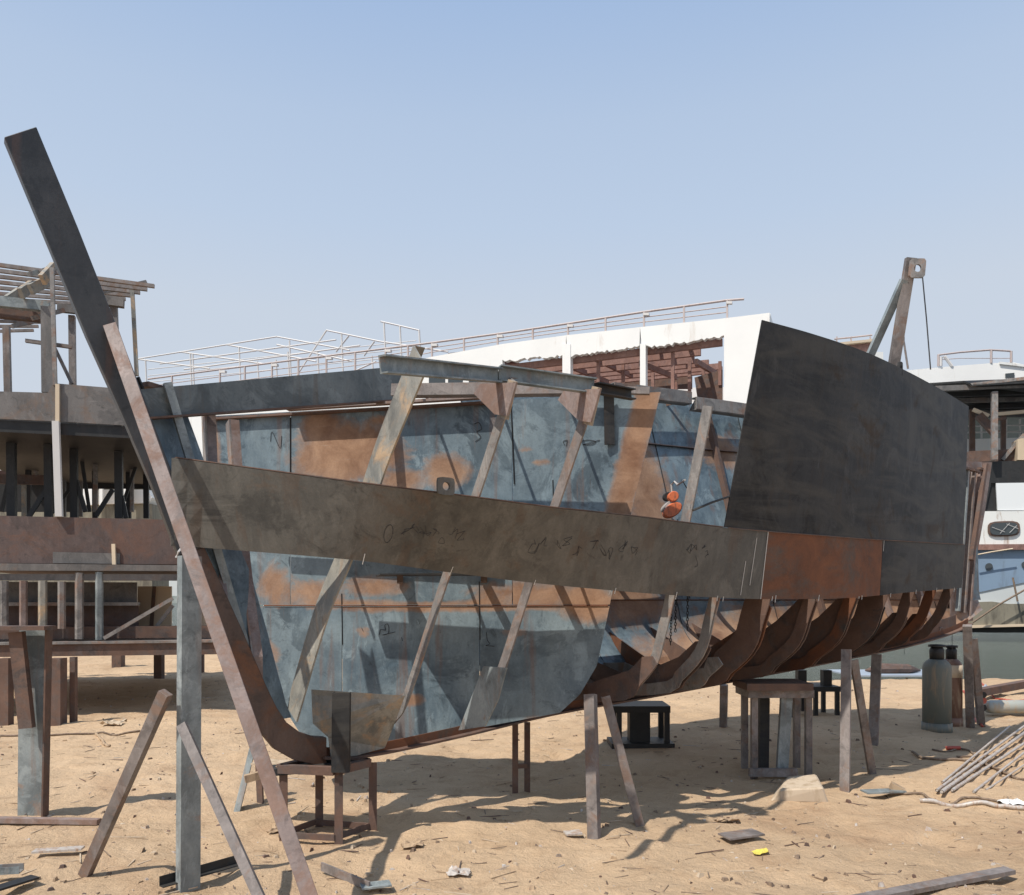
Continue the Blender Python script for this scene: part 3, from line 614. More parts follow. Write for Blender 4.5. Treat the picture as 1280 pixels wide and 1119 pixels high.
eye(557, 608, .38, 24, 22, np.append(U, 0), 'belt')
eye(1125, 461, 5.05, 8, 17, np.append(U, 0), 'dark')
# --- yard-side rail on the rib heads
def Q(px, py, s): w_, z = pl(px, py, s); return H(s, w_, z)
mb = MB(); mb.sweep(Q(474, 456, -.42), Q(622, 470, .56), CH_(.085, .045, .008), side=(0, 0, 1)); mb.build('rail_beam', 'channel', hull)
mb = MB(); mb.sweep(Q(623, 468, .56), Q(742, 484, 1.18), CH_(.095, .045, .008), side=(0, 0, 1)); mb.build('rail_beam', 'channel', hull)
mb = MB(); mb.sweep(Q(743, 486, 1.18), Q(788, 494, 1.55), CH_(.07, .045, .008), side=(0, 0, 1)); mb.build('rail_beam', 'dark', hull)
for (s, dx) in ((.57, 0), (1.13, 105)):                              # knees under the rail
    y0 = 478 if dx == 0 else 486
    q = [(600+dx*1.0, y0+2), (645+dx, y0), (633+dx, y0+42), (618+dx, y0+40), (592+dx, y0+14)]
    floor_plate('knee_bracket', 'pink', s-.03, q, .012)
    A = Q(641+dx, y0-2, s); B = Q(630+dx, y0+45, s); MB().bar(A, B, .06, .03, side=np.append(NN, 0)).build('knee_plate', 'framelit', hull)
# deck edge channels that run inboard from the knees
# stub beam at the bow, behind the stem
MB().bar(H(*ctr(181, 478)[:1], -.06, ctr(181, 478)[1]), H(-.78, -.30, 2.93), .09, .03, side=np.append(NN, 0)).build('stub_beam', 'brown', hull)
MB().bar(H(ctr(173, 470)[0], -.03, ctr(173, 470)[1]), H(ctr(186, 500)[0], -.05, ctr(186, 500)[1]), .02, .02).build('stub_bar', 'dark', hull)
# stiffener that stands in the sun against the bow strip
MB().bar(H(-1.0, -.05, 2.95), H(-.42, -.05, .95), .05, .04, side=np.append(U, 0)).build('bow_stiffener', 'channel', hull)
# dark bar for the hanging shadow is set on the bulkhead
# light line welds / chalk lines on the belt and plates
for (s, k0, k1) in ((3.167, .0, 1.0),):
    pts = [H(s, belt(s, k)[0]+.012, belt(s, k)[1]) for k in np.linspace(k0, k1, 6)]; MB().tube(pts, .0035, 5).build('weld_bead', 'chalk', hull)
pts = [H(s, belt(s, 1)[0]+.022, belt(s, 1)[1]+.002) for s in np.linspace(2.72, 7.45, 60)]; MB().tube(pts, .004, 5).build('weld_bead', 'brown', hull)
for s, k0, k1 in ((2.95, .05, .55), (3.03, .2, .9), (1.72, -.06, .0), (4.9, .8, 1.0)):
    pts = [H(s+.02*k, belt(s+.02*k, k)[0]+.011, belt(s+.02*k, k)[1]) for k in np.linspace(k0, k1, 5)]; MB().tube(pts, .0022, 4).build('weld_bead', 'chalk', hull)
rgw = np.random.default_rng(8)
for s in (-.02, .6, 1.17, 1.76, 2.29, 2.72, 2.78, 3.3, 3.34, 3.9, 4.5, 4.55, 5.14, 5.8, 6.5, 7.25):
    a, b_ = rgw.uniform(-.06, -.02), rgw.uniform(.0, .10); pts = [H(s+.03*k, float(belt(s, k)[0])+.011, float(belt(s, k)[1])) for k in (a, b_)]
    MB().tube(pts, .0028, 4).build('tack_weld', 'chalk', hull)
# workers' pen scribbles on the belt and on the far plating
def scribble(fn, n=1):
    pts = [fn(t_) for t_ in np.linspace(0, 1, 26)]; MB().tube(pts, .0016, 4).build('pen_mark', 'ink', hull)
def onbelt(cs_, ck, rs, rk, a0, a1, e=0):
    def fn(t_):
        a = a0+(a1-a0)*t_; s = cs_+rs*math.cos(a)+e*t_; k = ck+rk*math.sin(a); w_, z = belt(s, k); return H(s, float(w_)+.010, float(z))
    return fn
def strokes(n, s0, s1, k0, k1, seed):
    rg = np.random.default_rng(seed)
    for i in range(n):
        cs_ = s0+(s1-s0)*(i+rg.random()*.6)/n; ck = rg.uniform(k0, k1); m_ = int(rg.integers(4, 8)); ps = [(cs_+rg.uniform(-.03, .04), ck+rg.uniform(-.09, .09)) for _ in range(m_)]
        t1 = np.linspace(0, 1, 22); t0 = np.linspace(0, 1, m_); S_ = cr(t0, [p[0] for p in ps], t1); K_ = cr(t0, [p[1] for p in ps], t1)
        pts = []
        for a, b_ in zip(S_, K_): w_, z = belt(a, b_); pts.append(H(a, float(w_)+.0095, float(z)))
        MB().tube(pts, .0013, 4).build('pen_mark', 'ink', hull)
scribble(onbelt(.10, .40, .026, .12, 0, 6.1)); strokes(8, .18, .60, .38, .52, 5); strokes(10, 1.05, 1.9, .42, .60, 6); strokes(5, 2.3, 2.6, .5, .7, 7)
def onfar(cs_, cz, rs, rz, a0, a1, e=0):
    def fn(t_):
        a = a0+(a1-a0)*t_; s = cs_+rs*math.cos(a)+e*t_; z = cz+rz*math.sin(a); return H(s, -float(sectF(np.array(s), np.array(z)))+.004, z)
    return fn
def onbk(pts):
    t1 = np.linspace(0, 1, len(pts)*4); t0 = np.linspace(0, 1, len(pts)); X_ = cr(t0, [p[0] for p in pts], t1); Y_ = cr(t0, [p[1] for p in pts], t1)
    MB().tube([BK.at(x, y, -.004) for x, y in zip(X_, Y_)], .0022, 4).build('pen_mark', 'ink', hull)
onbk([(474, 794), (476, 787), (482, 788), (481, 782), (484, 780), (486, 785), (485, 792), (478, 794), (490, 791), (494, 790)]); onbk([(608, 790), (609, 800), (612, 805), (607, 807), (618, 808)]); onbk([(452, 785), (454, 789)]); onbk([(502, 797), (503, 801)])
onbk([(338, 552), (340, 540), (350, 560), (352, 545)]); onbk([(724, 553), (734, 550), (745, 552), (738, 556), (728, 556), (750, 550)]); onbk([(706, 557), (704, 552), (709, 550), (708, 558)]); onbk([(593, 530), (598, 528), (602, 536), (596, 540), (601, 546), (594, 552)])
# ---------------------------------------------------------------- A-frame post with lifting plate above the bulwark
def Cc(px, py, s): return Q(px, py, s)
lp = thing('lifting_post', 'braced steel lifting post with a round-holed plate, standing up behind the dark bulwark', 'lifting post', Q(1110, 460, 5.3))
A = Q(1140, 322, 5.3); B = Q(1104, 470, 5.3)
MB().sweep(B-np.array([0, 0, .6]), A, CH_(.095, .05, .01), side=(1, 0, 0)).build('post', 'prop', lp)
MB().bar(Q(1130, 350, 5.28), Q(1068, 450, 5.28)-np.array([0, 0, .3]), .07, .05, side=(1, 0, 0)).build('brace', 'channel', lp)
c0 = Q(1147, 335, 5.3); sc_ = c0[1]/1000; out = []; inn = []
for k in range(24):
    a = 2*math.pi*(k+.5)/24; r = min(1/max(abs(math.cos(a)), abs(math.sin(a))), 1.25)
    out.append(c0+np.array([math.cos(a)*r*10*sc_+.12*math.sin(a)*sc_*10, 0, math.sin(a)*r*12*sc_])); inn.append(c0+np.array([math.cos(a)*4.6*sc_, 0, math.sin(a)*4.8*sc_]))
mb = MB(); vs_ = out+inn+[p+np.array([0, .02, 0]) for p in out+inn]; n = 24; fs_ = []
for k in range(n):
    k2 = (k+1) % n; fs_ += [(k, k2, n+k2, n+k), (3*n+k, 3*n+k2, 2*n+k2, 2*n+k), (k, 2*n+k, 2*n+k2, k2), (n+k, n+k2, 3*n+k2, 3*n+k)]
mb.add(vs_, fs_); mb.build('eye_plate', 'frame', lp)
MB().tube([Q(1153, 347, 5.3), Q(1158, 400, 5.3), Q(1163, 462, 5.3)], .006, 5).build('wire', 'dark', lp)

# ---------------------------------------------------------------- chain hoist
ho = thing('chain_hoist', 'orange and grey chain hoist hanging beside a rib above the belt plate', 'chain hoist', Q(838, 640, 2.6))
c0 = Q(838, 637, 2.6); px = c0[1]/1000
def drum(cx, cy, r, th, mat, nm, squash=1.0, ang=-35):
    c_ = Q(cx, cy, 2.6); mb = MB(); n = 20; ca, sa = math.cos(R(ang)), math.sin(R(ang)); vs_ = []
    for dy in (-th/2, -th/2*.7, th/2*.7, th/2):
        rr = r*(.86 if abs(dy) > th*.4 else 1)
        for k in range(n):
            a = 2*math.pi*k/n; x = math.cos(a)*rr; z = math.sin(a)*rr*squash; vs_.append(c_+np.array([x*ca+z*sa, dy, -x*sa+z*ca])*np.array([1, 1, 1]))
    fs_ = [(i*n+k, i*n+(k+1) % n, (i+1)*n+(k+1) % n, (i+1)*n+k) for i in range(3) for k in range(n)]+[tuple(range(n)), tuple(range(3*n, 4*n))[::-1]]
    mb.add(vs_, fs_); return mb.build(nm, mat, ho, smooth=False)
drum(840, 638, 13*px, .08, 'orange', 'housing', .62, -35); drum(836, 633, 11*px, .10, 'hoistgrey', 'chain_wheel_cover', .50, -35); drum(841, 621, 7*px, .07, 'orange', 'gear_cap', .9); drum(834, 621, 6*px, .06, 'black', 'motor_end', .9)
MB().tube([Q(840, 616, 2.6), Q(839, 606, 2.6), Q(843, 602, 2.6), Q(847, 606, 2.6), Q(856, 600, 2.42)], .008, 6).build('hook', 'hoistgrey', ho)
def chain(pxs, nm):
    mb = MB()
    (x0, y0), (x1, y1) = pxs; a_0 = Q(x0, y0, 2.6); a_1 = Q(x1, y1, 2.6); L_ = np.linalg.norm(a_1-a_0); n = int(L_/.024)
    for i in range(n):
        c_ = a_0+(a_1-a_0)*(i+.5)/n; ax = np.array([1, 0, 0.]) if i % 2 else np.array([0, 1., 0])
        pts = [c_+ax*.008*math.cos(a)+np.array([0, 0, .016])*math.sin(a) for a in np.linspace(0, 2*math.pi, 9)]; mb.tube(pts, .0032, 4, cap=False)
    return mb.build(nm, 'black', ho)
chain(((842, 650), (838, 806)), 'hand_chain'); chain(((847, 650), (844, 790)), 'hand_chain'); chain(((861, 650), (859, 788)), 'load_chain')
MB().tube([Q(852, 600, 2.5), Q(862, 616, 2.55), Q(861, 652, 2.6)], .004, 5).build('chain_sling', 'black', ho)
tag(MB().tube([Q(866, 638, 2.3), Q(890, 628, 2.5), Q(914, 620, 2.72)], .009, 6).build('thin_rod', 'dark'), 'thin dark rod wedged between the rib and the edge of the bulwark', 'rod')

# ================================================================= props and stands under the hull
def gzf(x, y): return float(gz(np.array(x), np.array(y)))
def onsand(p): p = np.array(p, float); p[2] = gzf(p[0], p[1]); return p
# long slanting brace from the stem to the sand
s_, z_ = ctr(128, 414, .06); A = H(s_, .075, z_+.03); B = onsand((-.86, 3.7, 0)); B[2] -= .08
d_ = np.array(A)-B
mb = MB(); mb.sweep(B, A, AN_(.075, .05, .008), side=(1, .1, 0)); tag(mb.build('stem_brace', 'pink', bevel=.002), 'long pinkish angle-iron brace slanting from the tall stem down to the sand', 'brace')
# main post by the bow with two braces and foot bar
def post_thing(name, label, base, top, w_, d_, mat, side=(1, 0, 0), prof=None, braces=(), cat='prop', bm='prop', group=None):
    b0 = onsand(base); t_ = thing(name, label, cat, b0, group)
    b1 = b0.copy(); b1[2] -= .05
    mb = MB(); mb.sweep(b1, top, prof or CH_(w_, d_, .009), side=side); mb.build('post', mat, t_)
    for (p0, p1, bw) in braces:
        q0 = onsand(p0); q0[2] -= .03; MB().bar(q0, p1, bw, bw*.6, side=(1, 0, 0)).build('brace', bm, t_)
    return t_
pb = G(228, 1106); 
t_ = thing('channel_post', 'upright blue-grey channel post with two slanted braces next to the stem brace', 'prop', pb)
MB().bar(np.append(pb[:2]+np.array([.02, .03]), -.06), P(230, 695, pb[1])+np.array([.02, .03, 0]), .120, .052, side=(.62, .79, 0)).build('post', 'channel', t_)
b0 = G(106, 1088); MB().bar(np.append(b0[:2], -.03), P(207, 866, 4.42), .062, .05, side=(1, -.3, .2)).build('brace', 'prop', t_)
b0 = G(345, 1160); MB().bar(np.append(b0[:2], -.03), P(227, 906, 4.36), .052, .03, side=(1, 0, .3)).build('brace', 'prop', t_)
MB().sweep(G(199, 1108, .01), G(296, 1080, .01), AN_(.055, .045, .006), side=(0, 0, 1)).build('foot_bar', 'dark', t_)
MB().tube([P(220, 697, 4.40), P(223, 690, 4.40), P(228, 684, 4.44)], .006, 5).build('tie_wire', 'railw', t_)
# stand at far left: plate column with brace and flange
t_ = thing('plate_stand', 'blue-grey plate column with a brown diagonal brace at the left edge', 'stand', G(42, 1018))
Yb = G(42, 1018)[1]
MB().bar(np.append(P(40, 1018, Yb)[:2], -.03), P(42, 786, Yb), .21, .012, side=(1, 0, 0)).build('column_plate', 'channel', t_)
MB().bar(np.append(P(59, 1018, Yb)[:2]+np.array([0, -.03]), -.03), P(61, 786, Yb-.03), .012, .08, side=(1, 0, 0)).build('column_flange', 'brown', t_)
MB().bar(P(-30, 785, Yb-.12), P(63, 785, Yb-.12), .03, .16, side=(0, 0, 1)).build('top_flange', 'brown', t_)
MB().bar(P(21, 790, Yb-.12), P(34, 910, Yb-.10), .10, .05, side=(1, 0, 0)).build('brace', 'brown', t_)
tag(MB().bar(G(-40, 1024, .02), G(124, 1027, .02), .035, .06, side=(0, 0, 1)).build('flat_bar', 'pink'), 'long flat bar lying on the sand at the foot of the plate column', 'steel bar')
# bow stool
st = thing('low_stand', 'small brown welded stand carrying the stem foot, with a vertical channel on its corner', 'stand', G(405, 1040))
cn = {'n': G(418, 1054), 'r': G(461, 1039), 'l': G(349, 1050), 'b': G(394, 1034)}
zt = .475
for k in ('n', 'r', 'l', 'b'):
    c_ = cn[k]; MB().sweep((c_[0], c_[1], -.03), (c_[0], c_[1], zt), AN_(.055, .055, .007), side=(1, 0, 0)).build('leg', 'brown', st)
for a, b_ in (('n', 'r'), ('r', 'b'), ('b', 'l'), ('l', 'n')):
    A, B = cn[a].copy(), cn[b_].copy(); A[2] = B[2] = zt+.0; MB().bar(A, B, .055, .05).build('top_rail', 'brown', st)
    A[2] = B[2] = .035; MB().bar(A, B, .04, .012).build('bottom_rail', 'brown', st)
q = G(425, 1040); MB().sweep(P(425, 966, 5.22), P(426, 866, 5.22), CH_(.115, .05, .008), side=(1, 0, 0)).build('corner_channel', 'dark', st)
pc = P(390, 962, 5.42)
o = MB().bar(pc+np.array([-.30, -.05, .0]), pc+np.array([.28, .12, .02]), .045, .16).build('packing_beam', 'dark', st)
o = MB().bar(P(322, 952, 5.7), P(392, 958, 5.6), .012, .18).build('packing_plate', 'concrete', st)
tag(MB().bar(P(306, 976, 5.25), P(352, 964, 5.3), .05, .05).build('timber_block', 'wood', st), '', '') if False else None
MB().bar(P(306, 974, 5.3), P(350, 962, 5.4), .05, .04).build('packing_wood', 'wood', st)
# slanted far-side prop behind the brace
b0 = G(291, 1012); t_ = thing('slanted_prop', 'pair of slanted angle-iron legs on the sand behind the stem brace', 'prop', b0)
MB().sweep((b0[0], b0[1], -.04), P(314, 925, b0[1]+.1), AN_(.06, .06, .008), side=(1, -.5, 0)).build('leg', 'channel', t_)
b1 = G(326, 1004); MB().bar((b1[0], b1[1], -.04), P(322, 925, b1[1]+.1), .045, .04, side=(1, 0, 0)).build('leg', 'brown', t_)
# props along the yard side
def prop(label, bpx, bpy, tpx, tpy, Yt, wd, brace=None, mat='prop', group='slender props holding up the hull'):
    b0 = G(bpx, bpy); t_ = thing('hull_prop', label, 'prop', b0, group)
    MB().bar((b0[0], b0[1], -.05), P(tpx, tpy, Yt), wd, wd*.7, side=(.84, -.54, 0)).build('post', mat, t_)
    if brace:
        q = G(brace[0], brace[1]); MB().sweep((q[0], q[1], -.04), P(brace[2], brace[3], brace[4]), AN_(wd*.8, wd*.6, .007), side=(1, 0, 0)).build('brace', mat, t_)
    return t_
prop('tall prop with a slanted brace under the pale curved web frame', 743, 1046, 738, 868, 5.62, .078, (796, 1030, 752, 872, 5.75))
prop('tall prop with a slanted brace beside the concrete block', 1056, 984, 1058, 812, 7.0, .078, (1088, 968, 1064, 826, 7.1))
prop('prop with reddish brace right of the gas cylinders, under the stern', 1213, 905, 1209, 782, 9.9, .10, (1224, 904, 1214, 800, 9.95))
prop('slightly leaning thin prop between the concrete block and gas cylinders', 1091, 932, 1096, 818, 8.9, .10)
prop('thin dark post in the hull shadow left of the boxy trestle', 904, 909, 905, 856, 9.9, .085)
t_ = thing('ladder_prop', 'two thin posts joined by one rung in the shade under the keel', 'prop', G(650, 990), 'slender props holding up the hull')
for x in (644, 659): b0 = G(x, 990 if x < 650 else 988); MB().bar((b0[0], b0[1], -.04), P(x, 903, b0[1]), .05, .035, side=(1, 0, 0)).build('post', 'brown', t_)
b0 = G(644, 990); MB().bar(P(644, 958, b0[1]), P(659, 957, b0[1]), .04, .02).build('rung', 'brown', t_)
# dark trestle under mid keel
def trestle(label, cx, base_y, top_y, half, depth, nlegs, mat, slab=True, cat='trestle'):
    b0 = G(cx, base_y); Y = b0[1]; t_ = thing('trestle', label, cat, b0, 'trestles under the hull'); k = Y/1000
    zt = CH-(top_y-HZ)*k; x0, x1 = b0[0]-half*k, b0[0]+half*k
    MB().box(x0-.05, Y-.06, zt-.07, x1+.05, Y+depth+.06, zt).build('top_frame', mat, t_)
    for xx in np.linspace(x0, x1, nlegs):
        for yy in (Y, Y+depth): MB().sweep((xx, yy, -.05), (xx, yy, zt-.07), AN_(.055, .055, .007), side=(1, 0, 0)).build('leg', mat, t_)
    return t_, x0, x1, Y, zt
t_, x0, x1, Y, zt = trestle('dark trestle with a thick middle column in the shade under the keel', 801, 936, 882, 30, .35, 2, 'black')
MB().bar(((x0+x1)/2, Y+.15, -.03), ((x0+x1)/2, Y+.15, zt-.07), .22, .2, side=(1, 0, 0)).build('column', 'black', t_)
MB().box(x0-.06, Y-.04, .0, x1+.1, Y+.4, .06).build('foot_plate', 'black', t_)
t_, x0, x1, Y, zt = trestle('tall boxy trestle with rusty head frame and pale legs left of the concrete block', 974, 970, 862, 34, .30, 2, 'prop')
MB().box(x0-.08, Y-.12, zt+.003, x1+.02, Y+.35, zt+.065).build('head_beam', 'brown', t_)
MB().bar((x0-.05, Y-.08, .05), (x0+.38, Y-.08, .05), .07, .05).build('bottom_rail', 'prop', t_)
MB().sweep(P(978, 970, Y-.02)-np.array([0, 0, .02]), P(985, 856, Y-.02), CH_(.10, .05, .008), side=(1, 0, 0)).build('leg', 'channel', t_)
MB().bar((x0+.16, Y+.2, .03), (x0+.17, Y+.2, zt-.1), .09, .08, side=(1, 0, 0)).build('column', 'dark', t_)
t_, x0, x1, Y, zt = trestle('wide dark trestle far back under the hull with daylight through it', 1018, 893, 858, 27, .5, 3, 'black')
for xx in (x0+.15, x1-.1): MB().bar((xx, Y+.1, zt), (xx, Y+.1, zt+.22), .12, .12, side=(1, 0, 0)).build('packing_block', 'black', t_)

# ================================================================= things on the sand
cb = G(1000, 1000)
mb = MB(); q0 = [G(962, 998), G(1036, 1000), G(1030, 985), G(968, 985)]; hts = [.07, .10, .12, .10]
mb.prism([(p[0], p[1], -.03) for p in q0], [G(975, 998)+np.array([.0, .0, hts[0]]), G(1034, 1000)+np.array([-.03, 0, hts[1]]), G(1020, 985)+np.array([0, 0, hts[2]]), G(985, 985)+np.array([0, 0, hts[3]])])
tag(mb.build('concrete_block', 'concrete', bevel=.012), 'sand-coloured broken concrete block at the foot of the boxy trestle', 'concrete block')
mb = MB(); p0 = G(1116, 1116, .02); p1 = G(1262, 1088, .02)
tag(MB().bar(p0+(p0-p1)*.3, p1, .025, .075).build('flat_bar', 'prop'), 'bent grey-purple steel strip lying at the bottom right corner', 'steel bar')
t_ = thing('channel_offcut', 'short bright channel offcut at the bottom left corner', 'steel offcut', G(15, 1100)); MB().sweep(G(-60, 1095, .04), G(27, 1090, .04), CH_(.07, .04, .006), side=(0, 1, 0)).build('channel', 'channel', t_)
MB().bar(G(-40, 1122, .02), G(44, 1096, .02), .012, .08).build('lower_flat', 'dark', t_)
A, B = G(402, 1083, .02), G(462, 1108, .02); t_ = thing('angle_offcut', 'grey angle-iron offcut lying in front of the small stand', 'steel offcut', A)
MB().bar(A, B, .05, .012).build('upright_leg', 'prop', t_); MB().bar(B+np.array([-.05, .01, -.005]), G(488, 1104, .015), .01, .09).build('flat_leg', 'channel', t_)
for lab, a, b_, wd, mt in (('flat grey scrap plate lying on open sand below the hull shadow', (905, 1046), (948, 1040), .14, 'prop'),
                           ('pale scrap plate beside the foot of the left brace', (42, 1064), (104, 1060), .07, 'galv'),
                           ('small stack of grey flat bars right of the concrete block', (1080, 990), (1128, 988), .12, 'channel'),
                           ('small grey scrap sheet near the feet of the tall prop', (706, 1042), (726, 1040), .09, 'galv')):
    tag(MB().bar(G(*a, .02), G(*b_, .025), .012, wd).build('scrap_plate', mt), lab, 'scrap plate')
tag(MB().bar(G(1113, 981, .06), G(1130, 990, .01), .05, .09).build('wood_offcut', 'wood'), 'ragged brown wood offcut behind the small stack of flat bars', 'wood offcut')
# yellow wrapper: crumpled sheet
def crumple(px, py, r, mat, name, label, cat, seed):
    rg = np.random.default_rng(seed); c_ = G(px, py); n = 7; g = np.zeros((n, n, 3))
    for i in range(n):
        for j in range(n):
            x = (i/(n-1)-.5)*2*r*1.4; y = (j/(n-1)-.5)*2*r; g[i, j] = (c_[0]+x+rg.normal()*r*.12, c_[1]+y+rg.normal()*r*.12, gzf(c_[0]+x, c_[1]+y)+.012+abs(rg.normal())*r*.28)
    mb = MB(); mb.add(g.reshape(-1, 3), [(i*n+j, i*n+j+1, (i+1)*n+j+1, (i+1)*n+j) for i in range(n-1) for j in range(n-1)])
    return tag(mb.build(name, mat), label, cat)
crumple(951, 1068, .035, 'yellow', 'wrapper', 'small yellow wrapper on the sand at bottom centre right', 'wrapper', 1)
crumple(574, 1094, .045, 'galv', 'plastic_litter', 'white and grey crumpled plastic near the bottom centre', 'litter', 2)
crumple(1264, 1006, .06, 'paper', 'plastic_litter', 'white plastic bag scrap lying on cables at the right edge', 'litter', 3)
crumple(1238, 864, .13, 'bluecloth', 'rag', 'pale blue and white rag on the dark beam by the river', 'rag', 4)
crumple(909, 1024, .06, 'wood', 'twig_heap', 'little heap of twigs and bark below the hull shadow', 'twigs', 5)
crumple(515, 1060, .05, 'wood', 'bark_scrap', 'curled brown bark scrap right of the small stand', 'bark', 6)
crumple(350, 880+160, .05, 'wood', 'bark_scrap', 'brown bark scrap between the stem brace and small stand', 'bark', 8)
crumple(142, 908, .09, 'concrete', 'plastic_litter', 'grey crumpled sheet on the sand in front of the barge shadow', 'litter', 9)
# pipes
pipes = [((1178, 978), (1262, 908), .011), ((1171, 988), (1296, 896), .013), ((1177, 990), (1320, 888), .017), ((1190, 988), (1325, 900), .014), ((1217, 990), (1330, 902), .011), ((1232, 988), (1335, 920), .008)]
labs = ['leftmost thin steel pipe of the bundle on the sand at right', 'second steel pipe from the left in the bundle at right', 'thickest steel pipe, third from the left in the bundle at right',
        'fourth steel pipe from the left in the bundle at right', 'fifth steel pipe, lying apart with a clamp on it', 'rightmost and thinnest rod of the bundle on the sand']
for (a, b_, r), lb in zip(pipes, labs):
    A, B = G(*a, r+.015), G(*b_, r+.015); d = (B-A)/np.linalg.norm(B-A)
    mb = MB(); mb.tube([A, A+d*.001, B], r, 12, cap=False); mb.tube([A+d*.003, B], r*.75, 10)
    o = tag(mb.build('steel_pipe', 'galv', smooth=False), lb, 'pipe', 'steel pipes lying on the sand at right')
def cable(pts, r, mat, name, label, cat):
    P_ = [G(*p) for p in pts]; t0 = np.linspace(0, 1, len(P_)); t1 = np.linspace(0, 1, len(P_)*10)
    Z = np.stack([cr(t0, [q[k] for q in P_], t1) for k in range(2)], 1); q = [(x, y, gzf(x, y)+r*.8+.004) for x, y in Z]
    return tag(MB().tube(q, r, 6).build(name, mat, smooth=True), label, cat)
cable([(1140, 943), (1160, 950), (1200, 952), (1235, 958), (1258, 968), (1300, 980)], .014, 'rope', 'cable', 'brown cable crossing over the bundle of steel pipes', 'cable')
cable([(1165, 938), (1182, 940), (1200, 937), (1214, 942), (1216, 946), (1196, 946)], .010, 'rope', 'torch_cable', 'looped cable end of the welding torch left of the pipes', 'cable')
cable([(1183, 938), (1200, 938)], .022, 'redhose', 'cutting_torch', 'red torch handle on the sand left of the pipes', 'torch')
cable([(1110, 992), (1150, 996), (1180, 1003), (1215, 1000), (1300, 1010)], .010, 'rope', 'old_rope', 'old rope running right from the small stack of flat bars', 'rope')
cable([(1150, 1002), (1230, 1008), (1300, 1014)], .018, 'galv', 'muddy_hose', 'muddy grey hose under the white bag scrap at the right edge', 'hose')
cable([(1216, 842), (1226, 852), (1234, 862), (1248, 874), (1268, 876), (1300, 868)], .014, 'redhose', 'red_hose', 'thin red hose running past the pale blue rag', 'hose')
cable([(1196, 860), (1206, 868), (1212, 880), (1216, 892), (1228, 906)], .016, 'redhose', 'gas_hose', 'dark red gas hose behind the stern prop', 'hose')
cable([(0, 921), (60, 920), (120, 917), (175, 916)], .012, 'rope', 'wooden_lath', 'thin lath lying across the sand in front of the barge', 'lath')
cable([(120, 918), (137, 936)], .016, 'wood', 'wooden_stick', 'short pale stick pointing at the viewer in front of the barge', 'stick')
# gas cylinders
def cylinder(px, base, r_px, h_px, mats, label):
    b0 = G(px, base); k = b0[1]/1000; r = r_px*k; h = h_px*k; t_ = thing('gas_cylinder', label, 'gas cylinder', b0, 'gas cylinders')
    def lathe(prof, nm, mat, n=24):
        mb = MB(); vs_ = []
        for (rr, z) in prof: vs_ += [(b0[0]+rr*math.cos(2*math.pi*i/n), b0[1]+rr*math.sin(2*math.pi*i/n), z) for i in range(n)]
        mb.add(vs_, [(a*n+i, a*n+(i+1) % n, (a+1)*n+(i+1) % n, (a+1)*n+i) for a in range(len(prof)-1) for i in range(n)]+[tuple(range(n))[::-1], tuple(range((len(prof)-1)*n, len(prof)*n))])
        return mb.build(nm, mat, t_, smooth=True)
    lathe([(r, -.03), (r, h*.72), (r*.97, h*.76), (r*.8, h*.80), (r*.55, h*.83)], 'body', mats[0]); lathe([(r*1.06, -.04), (r*1.06, .09)], 'foot_ring', mats[0])
    vg = lathe([(r*.5, h*.82), (r*.52, h*.94), (r*.40, h*.97)], 'valve_guard', mats[1]); hw_ = lathe([(r*.28, h*.97), (r*.6, h*.975), (r*.6, h*1.0), (r*.28, h*1.005)], 'hand_wheel', 'black', 12); hw_.parent = vg
    if mats[0] != 'cyl': z0, z1 = .60, .755; lathe([(r*1.012, h*z0), (r*1.014, h*(z0+z1)/2), (r*1.012, h*z1)], 'pale_band', 'tanwall')  # paler band around the upper body
    return t_
cylinder(1171, 912, 16.5, 106, ('cyl', 'black'), 'front gas cylinder, dark green-grey with black cap, leftmost of the standing pair')
cylinder(1189, 905, 12.5, 98, ('cylbrown', 'black'), 'rear gas cylinder, brown with a pale shoulder, half hidden by the other')
b0 = G(1234, 892); r = .095
t_ = thing('lying_cylinder', 'grey gas cylinder lying on its side at the right edge', 'gas cylinder', b0)
A = np.array([b0[0], b0[1], r]); B = A+np.array([1.2, .0, .0])
MB().tube([A+np.array([-.03, 0, 0]), A, A+np.array([.06, 0, 0]), A+np.array([.061, 0, 0]), B], [r*.6, r*.86, r, r, r], 24).build('body', 'cylgrey', t_, smooth=True)
MB().tube([A+np.array([-.10, 0, .0]), A+np.array([-.02, 0, 0])], r*.3, 10).build('valve', 'black', t_)
rg = thing('pressure_regulator', 'small black double gauge regulator lying beside the lying grey cylinder', 'gauge', G(1226, 890))
for i, z in enumerate((.07, .17, .25)): MB().tube([P(1228, 882, 11.2)+np.array([0, -.03, z-.1]), P(1228, 882, 11.2)+np.array([0, .02, z-.1])], .045, 14).build('gauge', ('black', 'redhose', 'black')[i], rg)
tag(MB().bar(G(1222, 866, .12), G(1330, 846, .15), .12, .14).build('steel_beam', 'brown'), 'dark rusty beam lying on the shore behind the pale blue rag', 'beam')
tag(MB().box(*(G(1066, 846, -.01)+np.array([0, 0, 0])), *(G(1160, 838, .0)+np.array([0, 0, .02]))).build('blue_sheet', 'bluecloth'), 'pale blue sheet lying flat at the waterline behind the hull', 'sheet')
tag(MB().tube([G(1082, 838, .05), G(1100, 836, .12), G(1135, 836, .12), G(1150, 838, .05)], [.02, .12, .10, .02], 8).build('driftwood_log', 'brown'), 'dark driftwood log at the waterline beyond the blue sheet', 'log')
tag(MB().bar(G(1050, 828, .0), G(1215, 858, .0), .05, .05).build('shore_plank', 'galv'), 'pale plank at the waterline behind the gas cylinders', 'plank') if False else None

